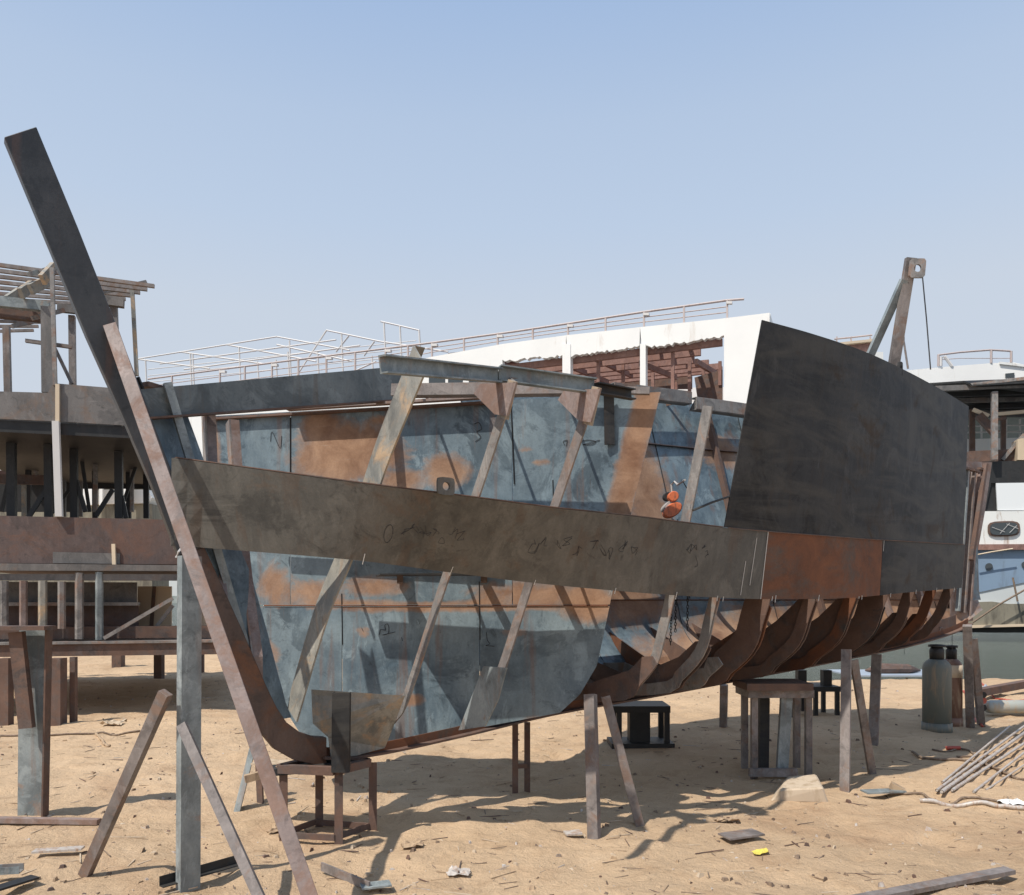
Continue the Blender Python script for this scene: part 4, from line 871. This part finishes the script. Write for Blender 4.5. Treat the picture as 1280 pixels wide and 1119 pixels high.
# litter of chips, pebbles and twigs (uncountable)
def scatter(name, n, seed, kinds, rmin, rmax, mats):
    rg = np.random.default_rng(seed); mb = MB()
    for i in range(n):
        y = 3.6+14*rg.random()**1.7; x = (rg.random()-.5)*1.5*y
        r = rmin+(rmax-rmin)*rg.random()**2.6; z = gzf(x, y); k = rg.integers(3)
        if y > shore(x)-1: continue
        mi = int(rg.integers(len(mats)))
        if k == 0:
            a = rg.random()*6.3; l = r*rg.uniform(2, 5); d = np.array([math.cos(a), math.sin(a)*.8])*l; wd = r*.22
            mb.bar((x-d[0], y-d[1], z+wd*.4), (x+d[0], y+d[1], z+wd*.6), wd, wd*1.2, mi=mi)
        else:
            m_ = int(rg.integers(4, 7)); an = np.sort(rg.random(m_)*6.28); rr = r*rg.uniform(.5, 1.2, m_); hgt = r*(.15 if k == 1 else .6)
            base = [(x+rr[j]*math.cos(an[j]), y+rr[j]*math.sin(an[j]), z-.004) for j in range(m_)]; top = [(x+rr[j]*.6*math.cos(an[j]), y+rr[j]*.6*math.sin(an[j]), z+hgt+rg.random()*r*.2) for j in range(m_)]
            mb.prism(base, top, mi)
    o = mb.build(name, None, mats=mats, loc=(0, 0, 0)); o['kind'] = 'stuff'; o['label'] = 'small stones, chips and twigs strewn over the sand'; return o
scatter('sand_litter', 7500, 4, 3, .003, .030, ['concrete', 'wood', 'rope', 'concrete', 'brown', 'galv', 'rope'])

# ================================================================= background: flat reference planes for measuring far vessels
def to_ground(p, z=-.05): q = np.array(p, float); q[2] = z; return q

# ---------------------------------------------------------------- steel barge under construction, left
BV = VP((-7.0, 10.9), (-4.8, 11.5))
bg_ = thing('steel_barge', 'rusty two-deck steel barge under construction on short legs at the far left', 'barge', (-6.2, 11.1, 0))
def bq(nm, mat, *a, **k): return BV.quad(*a, **k).build(nm, mat, bg_)
def bb(nm, mat, *a): return BV.box(*a).build(nm, mat, bg_)
XR = 268
bq('side_plate', 'barge', [(-120, 642), (XR, 651), (XR, 706), (-120, 703)], .02)
bq('side_plate', 'bargegrey', [(66, 690), (150, 692), (150, 705), (66, 704)], .012, off=-.015)
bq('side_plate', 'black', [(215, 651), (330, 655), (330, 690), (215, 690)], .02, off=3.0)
bq('side_channel', 'bargegrey', [(-120, 703), (XR, 707), (XR, 714), (-120, 713)], .12, off=-.10)
bq('side_channel', 'bargegrey', [(-120, 717), (XR, 718), (XR, 726), (-120, 725)], .10, off=-.06)
bq('inner_plate', 'bargegrey', [(-120, 727), (171, 728), (171, 753), (-120, 754)], .03, off=.45)
bq('inner_ledge', 'frame', [(-120, 753), (172, 753), (172, 757), (-120, 758)], .2, off=.28)
bq('inner_plate', 'barge', [(-120, 758), (173, 757), (173, 786), (-120, 788)], .03, off=.5)
bq('bottom_beam', 'brown', [(-120, 786), (XR, 782), (XR, 797), (-120, 800)], .12, off=.12)
bq('bottom_beam', 'brown', [(-120, 808), (XR+6, 803), (XR+6, 818), (-120, 823)], .16, off=-.15)
bq('bottom_flange', 'frame', [(-120, 805), (XR+6, 800), (XR+6, 803), (-120, 808)], .22, off=-.18)
for k, (x, y0, y1, wpx, mt) in enumerate(((28, 726, 786, 8, 'pink'), (52, 726, 786, 9, 'framelit'), (76, 727, 786, 8, 'frame'), (98, 716, 799, 9, 'frame'), (123, 715, 800, 8, 'channel'), (4, 726, 786, 8, 'frame'))):
    A = BV.at(x, y0, -.07); B = BV.at(x, y1, -.07); kk = A[1]/1000*wpx
    MB().sweep(B, A, [(-kk/2, 0), (0, -.03), (kk/2, 0), (kk/2, .05), (-kk/2, .05)], side=(1, 0, 0)).build('stanchion', mt, bg_)
MB().bar(BV.at(130, 798, -.1), BV.at(216, 748, -.1), .05, .05).build('brace', 'frame', bg_)
MB().bar(BV.at(196, 783, .3), BV.at(216, 757, .3), .05, .05).build('brace', 'frame', bg_)
MB().bar(BV.at(142, 680, -.03), BV.at(143, 706, -.03), .05, .03, side=(1, 0, 0)).build('stub_plate', 'tanwall', bg_)
for (x, y, w_) in ((8, 905, .12), (72, 905, .16), (92, 902, .07)):
    A = G(x, y); MB().bar((A[0], A[1], -.05), (A[0], A[1], .85), w_, w_, side=(1, 0, 0)).build('leg', 'brown', bg_)
for (x, y, w_) in ((148, 833, .22), (199, 846, .16), (251, 840, .12), (330, 838, .12)):
    A = G(x, y); MB().bar((A[0], A[1], -.05), (A[0], A[1], .85), w_, w_, side=(1, 0, 0)).build('leg', 'brown', bg_)
# bottom and decks reach back
def slab(x0, x1, y, d0, d1, th, nm, mat):
    A = [BV.at(x0, y, d0), BV.at(x1, y, d0)]; B = [a+np.append(BV.n*(d1-d0), 0) for a in A[::-1]]; q = A+B; zz = A[0][2]
    q = [np.array([p[0], p[1], zz]) for p in q]; return MB().prism([p+np.array([0, 0, -th]) for p in q], q).build(nm, mat, bg_)
slab(-120, XR+2, 806, .02, 5.6, .06, 'bottom_plate', 'brown')
slab(-120, XR, 700, .05, 5.5, .05, 'main_deck', 'brown')
slab(-120, 168, 519, .04, 5.4, .16, 'upper_deck', 'black')
# upper deck edge
bq('deck_edge_plate', 'bargegrey', [(-120, 486), (60, 491), (66, 479), (152, 486), (176, 533), (74, 527), (-120, 518)], .03)
bq('edge_stiffener', 'tanwall', [(69, 480), (74, 480), (74, 527), (69, 527)], .05, off=-.05)
for k in range(5):
    A = BV.at(-60, 540, .8+k*.95); B = BV.at(175, 545, .8+k*.95); MB().bar(A, B, .16, .08, side=(0, 0, 1)).build('deck_beam', 'black', bg_)
o = BV.bar((70, 527), (74, 646), .085, -.03).build('white_post', 'railw', bg_)
for (x, off, w_) in ((14, .9, .11), (60, .9, .10), (92, 1.2, .10), (148, 1.2, .11), (118, 3.4, .08), (-20, .9, .12), (160, 3.4, .08), (35, 3.6, .08), (182, 3.6, .09)):
    BV.bar((x, 527), (x+1, 648), w_, off).build('deck_post', 'black', bg_)
for a, b_, off in (((36, 646), (58, 612), .9), ((95, 600), (107, 640), 1.2), ((120, 645), (141, 612), 1.3), ((152, 620), (158, 648), 1.2)):
    BV.bar(a, b_, .06, off).build('brace', 'black', bg_)
bq('rear_rail', 'barge', [(-120, 584), (56, 590), (56, 600), (-120, 596)], .05, off=4.8)
bq('dark_void_panel', 'black', [(-120, 520), (215, 530), (215, 570), (-120, 568)], .03, off=5.25)  # black panels put in to darken the void under the barge deck
bq('dark_void_panel', 'black', [(88, 592), (215, 592), (215, 611), (88, 611)], .03, off=5.0)
bq('dark_void_panel', 'black', [(-120, 600), (88, 602), (88, 640), (-120, 640)], .03, off=5.1)
bq('inner_shelf', 'brown', [(-120, 590), (60, 594), (60, 606), (-120, 602)], .06, off=2.2)
for (x, y0, y1, off, mt) in ((30, 606, 646, 2.3, 'framelit'), (119, 548, 640, 2.6, 'frame'), (165, 560, 640, 3.0, 'frame'), (80, 600, 646, 3.1, 'bargegrey'), (45, 560, 600, 3.6, 'frame'), (101, 602, 646, 4.0, 'bargegrey')): BV.bar((x, y1), (x, y0), .06, off).build('inner_post', mt, bg_)
for (a, b_, off) in (((60, 648), (96, 600), 3.0), ((100, 560), (112, 640), 2.4), ((20, 560), (2, 640), 2.0), ((150, 640), (176, 566), 2.8)): BV.bar(a, b_, .05, off).build('brace', 'black', bg_)
# roof frame on the upper deck
for (x0, y0, x1, y1, off, w_, mt) in ((60, 385, 61, 492, .35, .15, 'bargegrey'), (65, 335, 69, 482, -.02, .05, 'frame'), (90, 395, 91, 482, 1.6, .09, 'prop'), (142, 378, 146, 484, 1.0, .10, 'bargegrey'), (165, 356, 171, 470, 1.1, .055, 'framelit'), (8, 408, 10, 492, 1.6, .09, 'prop')):
    BV.bar((x1, y1), (x0, y0), w_, off).build('roof_post', mt, bg_)
def rail_(a, b_, w_, off, mt, h_=None): MB().bar(BV.at(*a, off), BV.at(*b_, off), h_ or w_, w_, side=(0, 0, 1)).build('roof_bar', mt, bg_)
for k in range(7):
    rail_((-70, 322+8*k), (193-9*k, 358+4*k), .05, .2+.45*k, 'prop')
for k in range(4): rail_((-70, 392+8*k), (60-6*k, 398+5*k), .045, 2.6+.4*k, 'prop')
rail_((-60, 371), (62, 384), .10, .5, 'channel', .14); rail_((-60, 386), (55, 397), .10, .9, 'brown', .14)
rail_((118, 374), (155, 379), .10, .95, 'bargegrey', .14); rail_((72, 385), (100, 388), .08, 1.5, 'bargegrey', .12)
# stepped cross beams rising to the corner
for (x0, y0, x1, y1, off, mt) in ((36, 343, 62, 336, .1, 'channel'), (53, 350, 68, 334, .0, 'framelit'), (38, 362, 58, 352, .2, 'framelit'), (26, 367, 40, 357, .35, 'framelit'), (10, 376, 28, 364, .5, 'framelit'), (40, 398, 80, 388, .6, 'frame'), (125, 366, 183, 353, 1.2, 'frame'), (15, 408, 60, 398, 1.4, 'frame')):
    MB().bar(BV.at(x0, y0, off), BV.at(x1, y1, off+.25), .14 if mt == 'framelit' else .06, .06, side=(0, 0, 1)).build('cross_beam', mt, bg_)
BV.bar((32, 426), (90, 434), .05, .6).build('cross_bar', 'prop', bg_); BV.bar((68, 434), (90, 480), .045, .8).build('brace', 'prop', bg_)
BV.quad([(172, 733), (214, 733), (214, 786), (172, 786)], .1, 1.2).build('cream_board', 'tanwall', bg_)
BV.bar((193, 733), (189, 784), .05, 1.1).build('brace', 'brown', bg_)
BV.quad([(240, 735), (272, 735), (272, 790), (240, 790)], .1, 1.2).build('cream_board', 'tanwall', bg_)

# ---------------------------------------------------------------- white river ship behind the boat
SV = VP((-19.3, 42), (9.6, 30))
ws = thing('white_river_ship', 'large white river ship with burnt-out upper deck and red-brown beams, behind the boat hull', 'ship', (-4.8, 36, -.2))
def sq(nm, mat, *a, **k): return SV.quad(*a, **k).build(nm, mat, ws)
def roofy(x): return float(np.interp(x, [180, 372, 480, 540, 600, 700, 800, 905, 960], [500, 474, 460, 446, 434, 420, 409, 398, 391]))
rg = np.random.default_rng(3)
top = [(x, roofy(x)) for x in (180, 372, 480, 540, 600, 700, 800, 905, 960)]
low = []
xs_ = list(np.linspace(905, 628, 90)); 
for x in xs_: low.append((x, float(np.interp(x, [625, 700, 710, 800, 815, 905], [452, 445, 446, 433, 434, 421]))+float(rg.uniform(-2.2, 1.6))))
for part in range(3):
    a_0, b_0 = (628, 708, 800)[part], (708, 800, 905)[part]
    q = [(a_0, roofy(a_0)), (b_0, roofy(b_0))]+[p for p in low if a_0-.01 <= p[0] <= b_0+.01]
    sq('roof_fascia', 'white', q, .25)
sq('roof_fascia', 'white', [(180, 500), (372, 474), (480, 460), (540, 446), (628, roofy(628)), (628, 482), (180, 520)], .25)
sq('side_wall', 'white', [(905, 398), (962, 391), (962, 510), (905, 505)], .3, off=-.02)
for x0, x1 in ((703, 713), (800, 807)): sq('white_pillar', 'white', [(x0, 430), (x1, 430), (x1, 512), (x0, 512)], .35, off=-.03)
sq('roof_slab', 'white', [(180, 499), (960, 390.5), (960, 393), (180, 501)], 6.0, off=.26) if False else None
A = [SV.at(181, 500, .26), SV.at(628, roofy(628)+2, .26)]; 
sq('roof_slab', 'rustbeam', [(560, 441.5), (622, 434), (622, 437), (560, 444)], 7.5, off=.26)
# burnt-out deck: beams and posts
for k, (yl, yr, off) in enumerate(((462, 428, .4), (468, 437, 1.6), (474, 446, 2.9), (479, 452, 4.2), (484, 458, 5.5), (489, 462, 6.8))):
    xr = (903, 876, 868, 886, 902, 903)[k]
    MB().bar(SV.at(622+4*k, yl, off), SV.at(xr, yr+(903-xr)*.12, off), .28, .16, side=(0, 0, 1)).build('roof_beam', 'rustbeam', ws)
for (xa, ya, xb, yb) in ((628, 456, 690, 486), (690, 448, 760, 478), (735, 444, 790, 470), (812, 434, 862, 446), (800, 454, 845, 472), (870, 452, 900, 470), (860, 430, 866, 440)):
    MB().bar(SV.at(xa, ya, .5), SV.at(xb, yb, 4.5), .22, .12, side=(0, 0, 1)).build('cross_beam', 'rustbeam', ws)
for (x, y0, y1, off) in ((748, 448, 500, .6), (779, 455, 500, 2), (816, 466, 500, 3), (841, 440, 500, .5), (845, 478, 500, 3), (862, 450, 500, 1.5), (879, 455, 478, 3), (900, 452, 482, 2.5), (660, 455, 500, 2)):
    SV.bar((x, y1), (x, y0), .13, off).build('deck_post', 'rustbeam', ws)
sq('burnt_panel', 'brown', [(628, 466), (702, 462), (702, 486), (628, 488)], .1, off=5.6)
sq('burnt_panel', 'brown', [(868, 472), (903, 462), (903, 500), (872, 500)], .1, off=2.5)
sq('burnt_panel', 'black', [(625, 458), (660, 455), (668, 462), (640, 470), (625, 470)], .1, off=.8)
sq('deck_bulkhead', 'rustbeam', [(625, 484), (790, 480), (790, 512), (625, 512)], .1, off=6.0)
sq('deck_bulkhead', 'white', [(790, 486), (905, 484), (905, 512), (790, 512)], .1, off=8.5)
sq('deck_bulkhead', 'brown', [(640, 474), (700, 470), (780, 470), (865, 470), (865, 486), (640, 488)], .1, off=7.2)
sq('side_wall', 'white', [(180, 520), (628, 482), (962, 511), (962, 640), (180, 640)], .3, off=.02)
for k, x in enumerate((548, 575, 600, 640, 665, 850, 880)):
    sq('window', 'glass', [(x, 486 if x < 620 else 514), (x+18, 485 if x < 620 else 514), (x+18, 497 if x < 620 else 524), (x, 497 if x < 620 else 524)], .05, off=-.01)
for x0, x1 in ((536, 556), (560, 578), (586, 604)): sq('window', 'glass', [(x0, 469+(610-x0)*.04), (x1, 467+(610-x0)*.04), (x1, 479), (x0, 480)], .05, off=-.03)
sq('end_wall', 'white', [(959, 393), (963, 392), (963, 745), (959, 745)], 8.5, off=.3)
sq('ship_side', 'greywhite', [(180, 640), (962, 640), (962, 745), (180, 745)], .5, off=.0)
# ship's far side and ends so it stands as a solid
A = SV.at(962, 511, .3); 
sq('inner_deck', 'rustbeam', [(182, 520), (960, 513), (960, 516), (182, 524)], 8.5, off=.35)
# rails along the roof
def rl(xs__, ys__, dy, r_, mat, nm, off=0.0):
    MB().tube([SV.at(x, y+dy, off) for x, y in zip(xs__, ys__)], r_, 6).build(nm, mat, ws)
rx = [185, 275, 373, 480, 540, 640, 710, 805, 909, 930]; ry = [474, 462, 449.5, 436, 428.5, 415, 404.5, 390, 375.5, 374]
rl(rx, ry, 0, .045, 'rail', 'handrail', .1)
for k in (.36, .68): rl(rx[:-1], [y+(roofy(x)-y)*k for x, y in zip(rx[:-1], ry[:-1])], 0, .022, 'rail', 'rail_wire', .1)
for i, x in enumerate((215, 275, 306, 340, 373, 408, 444, 482, 510, 540, 580, 622, 666, 710, 757, 805, 855, 909)):
    y = float(np.interp(x, rx, ry)); SV.bar((x, roofy(x)+1), (x, y), .07, .1).build('rail_post', 'rail', ws)
    if i % 2: SV.box(x-1, y+1, x+6, y+4, .15, .0).build('rail_lamp', 'railw', ws)
# awning frame of thin white tubes further in
awn = [((171, 449), (346, 421)), ((346, 421), (437, 438)), ((171, 449), (262, 461)), ((225, 440), (330, 455)), ((283, 431), (395, 452)), ((346, 431), (440, 412+40)), ((200, 455), (420, 425)), ((230, 462), (450, 432)),
       ((408, 413), (368, 474)), ((408, 413), (475, 427)), ((475, 427), (560, 440)), ((420, 440), (436, 420)), ((455, 445), (468, 427)), ((430, 470), (470, 452)), ((476, 402), (524, 413))]
for a, b_ in awn: MB().tube([SV.at(*a, 5), SV.at(*b_, 5)], .045, 5).build('awning_tube', 'railw', ws)
for x, y0, y1 in ((182, 450, 492), (238, 442, 486), (241, 442, 486), (299, 434, 480), (362, 426, 474), (397, 440, 472), (360, 440, 474), (427, 418, 466), (480, 404, 440), (500, 408, 444), (524, 413, 446), (322, 452, 478), (465, 445, 470), (345, 450, 476)):
    MB().tube([SV.at(x, y0, 5), SV.at(x+2, y1+4, 5)], .05, 5).build('awning_post', 'railw', ws)
for k in range(3): MB().tube([SV.at(185, 462+8*k, 5), SV.at(520, 418+9*k+8, 5)], .025, 5).build('awning_wire', 'railw', ws)

# ---------------------------------------------------------------- pale launch seen through the barge
LV = VP((-22, 30), (-8, 30))
la = thing('white_launch', 'white launch with a rounded cream hull, seen between the posts of the steel barge', 'boat', (-16, 30, -.2))
LV.quad([(-60, 566), (0, 566), (8, 590), (58, 572), (60, 562), (180, 572), (176, 580), (60, 584), (-60, 594)], 1.5, 0).build('upper_deck', 'white2', la)
LV.quad([(60, 570), (170, 567), (180, 572), (176, 578), (60, 581)], .4, -.3).build('deck_edge', 'tanwall', la)
LV.quad([(-60, 614), (100, 612), (185, 612), (190, 622), (185, 629), (100, 631), (-60, 632)], 1.8, .2).build('hull', 'white', la)
LV.quad([(-60, 600), (190, 603), (190, 612), (-60, 613)], .4, .8).build('cabin_wall', 'oldhull', la)
LV.quad([(-60, 630), (190, 630), (190, 760), (-60, 760)], 1.5, .3).build('lower_hull', 'oldhull', la)
for x in (8, 112, 117, 127, 156, 164, 33): LV.bar((x, 632), (x, 570), .12 if x not in (112, 156) else .35, -.2).build('deck_post', 'white', la)
for x in (18, 26, 38, 44, 50): LV.bar((x, 582), (x, 562), .16, -.35).build('window_frame', 'channel', la)

# ---------------------------------------------------------------- right: canopy boat, white passenger ship
RV = VP((18, 37), (26, 34.5))
pv = thing('white_passenger_ship', 'white passenger ship with a rounded upper deck and thin rails behind the dark canopy', 'ship', (24, 40, -.2))
RW = VP((14, 42), (30, 39))
def rq(nm, mat, pts, th, off=0.0, vp=RW, par=pv): return vp.quad(pts, th, off).build(nm, mat, par)
arc = [(1125, 464), (1160, 460.5), (1200, 457), (1240, 454), (1266, 453), (1276, 455), (1283, 459), (1300, 463), (1600, 466)]
rq('upper_deck', 'white', arc+[(1600, 500), (1125, 500)], 4.0)
rq('deck_moulding', 'white2', [(1250, 452), (1300, 458), (1300, 461), (1250, 455)], .2, -.1)
rq('window', 'glass', [(1257, 467), (1268, 466), (1268, 472), (1257, 472)], .05, -.06)
def rt(pts, r_, nm='handrail', mat='rail', vp=RW, par=pv, off=0.0): return MB().tube([vp.at(x, y, off) for x, y in pts], r_, 6).build(nm, mat, par)
rt([(1172, 444), (1200, 440.5), (1238, 437.5), (1263, 439)], .05); rt([(1172, 450), (1200, 448), (1263, 448)], .02); 
for x, y0, y1 in ((1173, 444, 458), (1239, 438, 454), (1264, 439, 453)): rt([(x, y1), (x, y0)], .06, 'rail_post')
rt([(1176, 458), (1176, 447), (1181, 446), (1190, 458)], .08, 'ladder', 'railw')
rt([(1129, 422), (1135, 461)], .05, 'mast', 'prop'); rq('mast_tip', 'prop', [(1128, 421), (1131, 421), (1131, 427), (1128, 427)], .1)
rq('middle_deck', 'white', [(1100, 552), (1600, 538), (1600, 585), (1100, 585)], 3.0, .5)
rq('cabin_wall', 'bank', [(1190, 512), (1600, 510), (1600, 546), (1190, 550)], .3, 3.0)
for y in (532, 540): rt([(1195, y+1), (1600, y-6)], .045, 'rail_tube', 'railw')
for x in (1227, 1258, 1275, 1300): rt([(x, 524), (x, 548)], .04, 'rail_post', 'railw')
rq('lower_deck', 'white', [(1100, 585), (1600, 585), (1600, 700), (1060, 700)], 3.0, 1.2)
rq('ship_hull', 'greywhite', [(1060, 700), (1600, 700), (1600, 772), (1060, 772)], 3.0, 1.4)
# small structure between lifting post legs
sh = thing('orange_wheelhouse', 'small orange-brown wheelhouse roof with rail just above the bulwark', 'wheelhouse', (15.5, 34.6, 0))
WV = VP((12, 34.5), (20, 34.5))
WV.quad([(1052, 431), (1096, 425), (1096, 440), (1052, 440)], 2, 0).build('wall', 'rustbeam', sh); WV.quad([(1050, 428), (1098, 423), (1098, 426), (1050, 431)], 2.4, -.2).build('roof_edge', 'tanwall', sh)
WV.quad([(1046, 440), (1104, 440), (1104, 640), (1046, 640)], 3.0, -.2).build('deckhouse', 'white2', sh); WV.quad([(1000, 640), (1180, 640), (1160, 782), (1010, 782)], 4.5, -1.0).build('hull', 'greywhite', sh)
MB().tube([WV.at(1043, 424), WV.at(1064, 422), WV.at(1090, 419)], .04, 5).build('handrail', 'rail', sh)
for x in (1046, 1064, 1088): MB().tube([WV.at(x, 430), WV.at(x, 421)], .035, 5).build('rail_post', 'rail', sh)
# canopy boat with blue hull, in front
cb_ = thing('canopy_boat', 'old boat with dark slatted canopy, black cabin and faded blue hull, right edge', 'boat', (21, 35, -.2))
CV = VP((17, 35.5), (24, 33.5))
def cq(nm, mat, pts, th, off=0.0): return CV.quad(pts, th, off).build(nm, mat, cb_)
cq('canopy_edge', 'frame', [(1213, 479), (1340, 464), (1340, 469), (1216, 482)], .25, -.6)
# canopy roof sheet and beams
A = CV.at(1152, 481, .0); 
def flat(nm, mat, pts, z_th=.08):                               # traced (px, py, offset) corners joined as a thick sheet
    q = [CV.at(*p) for p in pts]; return MB().prism([p-np.array([0, 0, z_th]) for p in q], q).build(nm, mat, cb_)
flat('canopy_roof', 'black', [(1145, 480, .0), (1204, 476, -.3), (1216, 480, -.6), (1520, 465, -.6), (1520, 520, 6.5), (1170, 520, 6.5)])
for k in range(5):
    o1 = -.3+1.3*k; ya = 484+8*k; MB().bar(CV.at(1168+8*k, ya+2, o1), CV.at(1520, ya-12+k*.5, o1), .22, .10, side=(0, 0, 1)).build('canopy_beam', 'bargegrey' if k % 2 == 0 else 'black', cb_)
for (x, y0, y1, off, w_, mt) in ((1215, 512, 577, 3, .22, 'brown'), (1243, 490, 575, -.3, .22, 'frame'), (1254, 520, 563, 2, .18, 'brown'), (1290, 480, 575, -.3, .22, 'frame')):
    CV.bar((x, y1), (x, y0), w_, off).build('canopy_post', mt, cb_)
for a, b_, w_, mt in (((1253, 575), (1280, 543), .14, 'frame'), ((1216, 512), (1236, 520), .14, 'tanwall'), ((1223, 519), (1245, 543), .3, 'brown'), ((1246, 518), (1310, 512), .14, 'tanwall'), ((1243, 525), (1258, 523), .1, 'brown')):
    CV.bar(a, b_, w_, .5).build('canopy_brace', mt, cb_)
cq('upper_box', 'brown', [(1211, 564), (1272, 561), (1272, 576), (1211, 578)], 1.0, .6)
cq('sack', 'tanwall', [(1272, 549), (1290, 546), (1290, 575), (1272, 575)], .8, .2)
cq('cabin_top', 'black', [(1228, 577), (1520, 572), (1520, 600), (1239, 604), (1232, 637), (1222, 637)], 3.0, .0)
cq('cabin_wall', 'black', [(1232, 600), (1250, 602), (1249, 640), (1230, 640)], 2.0, .1)
cq('window_blind', 'blind', [(1245, 604), (1520, 600), (1520, 638), (1247, 638)], .1, -.03)
cq('upper_side', 'white2', [(1120, 640), (1520, 637), (1520, 683), (1120, 685)], 2.5, -.1)
# oval window
n = 24; pts = []
for k in range(n):
    a = 2*math.pi*k/n; ca, sa = math.cos(a), math.sin(a); r = (abs(ca)**4+abs(sa)**4)**-.25; pts.append((1255+21*ca*r*.95, 661-.6*ca+10*sa*r*.95))
cq('oval_window_rim', 'brown', pts, .10, -.17); cq('oval_window', 'glass', [(1255+(x-1255)*.86, 661+(y-661)*.82) for x, y in pts], .05, -.22)
for k in range(4): CV.bar(((1240, 659), (1250, 667), (1258, 655), (1262, 666))[k], ((1256, 665), (1262, 654), (1273, 661), (1271, 657))[k], .015, -.26).build('broken_bar', 'railw', cb_)
cq('rub_strip', 'rustbeam', [(1120, 681), (1520, 679), (1520, 686), (1120, 688)], .25, -.26)
cq('blue_side', 'blue', [(1120, 688), (1520, 686), (1520, 719), (1300, 724), (1226, 740), (1120, 745)], 2.0, -.05)
pts = [(1236.5+4.6*math.cos(a), 708.5+4.6*math.sin(a)) for a in np.linspace(0, 2*math.pi, 17)[:-1]]; cq('porthole', 'glass', pts, .08, -.12)
pts = [(1281+3.6*math.cos(a), 706+4*math.sin(a)) for a in np.linspace(0, 2*math.pi, 17)[:-1]]; cq('porthole', 'glass', pts, .08, -.12)
cq('pale_bow_side', 'greywhite', [(1120, 745), (1226, 740), (1300, 724), (1520, 719), (1520, 756), (1120, 758)], 1.9, .0)
cq('hull_bottom', 'oldhull', [(1120, 756), (1240, 752), (1260, 755), (1520, 752), (1520, 778), (1280, 781), (1215, 786), (1120, 788)], 1.8, -.12)
cq('bottom_rim', 'tanwall', [(1120, 784), (1215, 782), (1520, 774), (1520, 777), (1215, 785), (1120, 787)], .2, -.3)
cq('bottom_shadow_strip', 'black', [(1120, 786), (1520, 777), (1520, 791), (1240, 791), (1120, 789)], 1.5, .2)  # black strip standing in for the shadow under the hull
MB().tube([CV.at(1219, 694, -.5), CV.at(1240, 690, -.5), CV.at(1266, 686, -.5)], .03, 5).build('mooring_line', 'tanwall', cb_)
MB().tube([CV.at(1216, 778, -.6), CV.at(1250, 755, -.6), CV.at(1285, 735, -.6)], .04, 5).build('mooring_line', 'rope', cb_)
MB().tube([CV.at(1266, 722, -.6), CV.at(1272, 752, -.6)], .04, 5).build('hanging_line', 'rope', cb_)
# low boat hidden behind the stern
mp = thing('moored_pontoon', 'low flat pontoon moored behind the hull props', 'pontoon', (6, 26, -.2))
MB().box(1.0, 26, -.3, 5.6, 28.5, -.02).build('deck', 'greywhite', mp)
for x in (2.0, 3.2): MB().bar((x, 26.2, -.1), (x, 26.2, .5), .12, .12, side=(1, 0, 0)).build('bollard', 'concrete', mp)
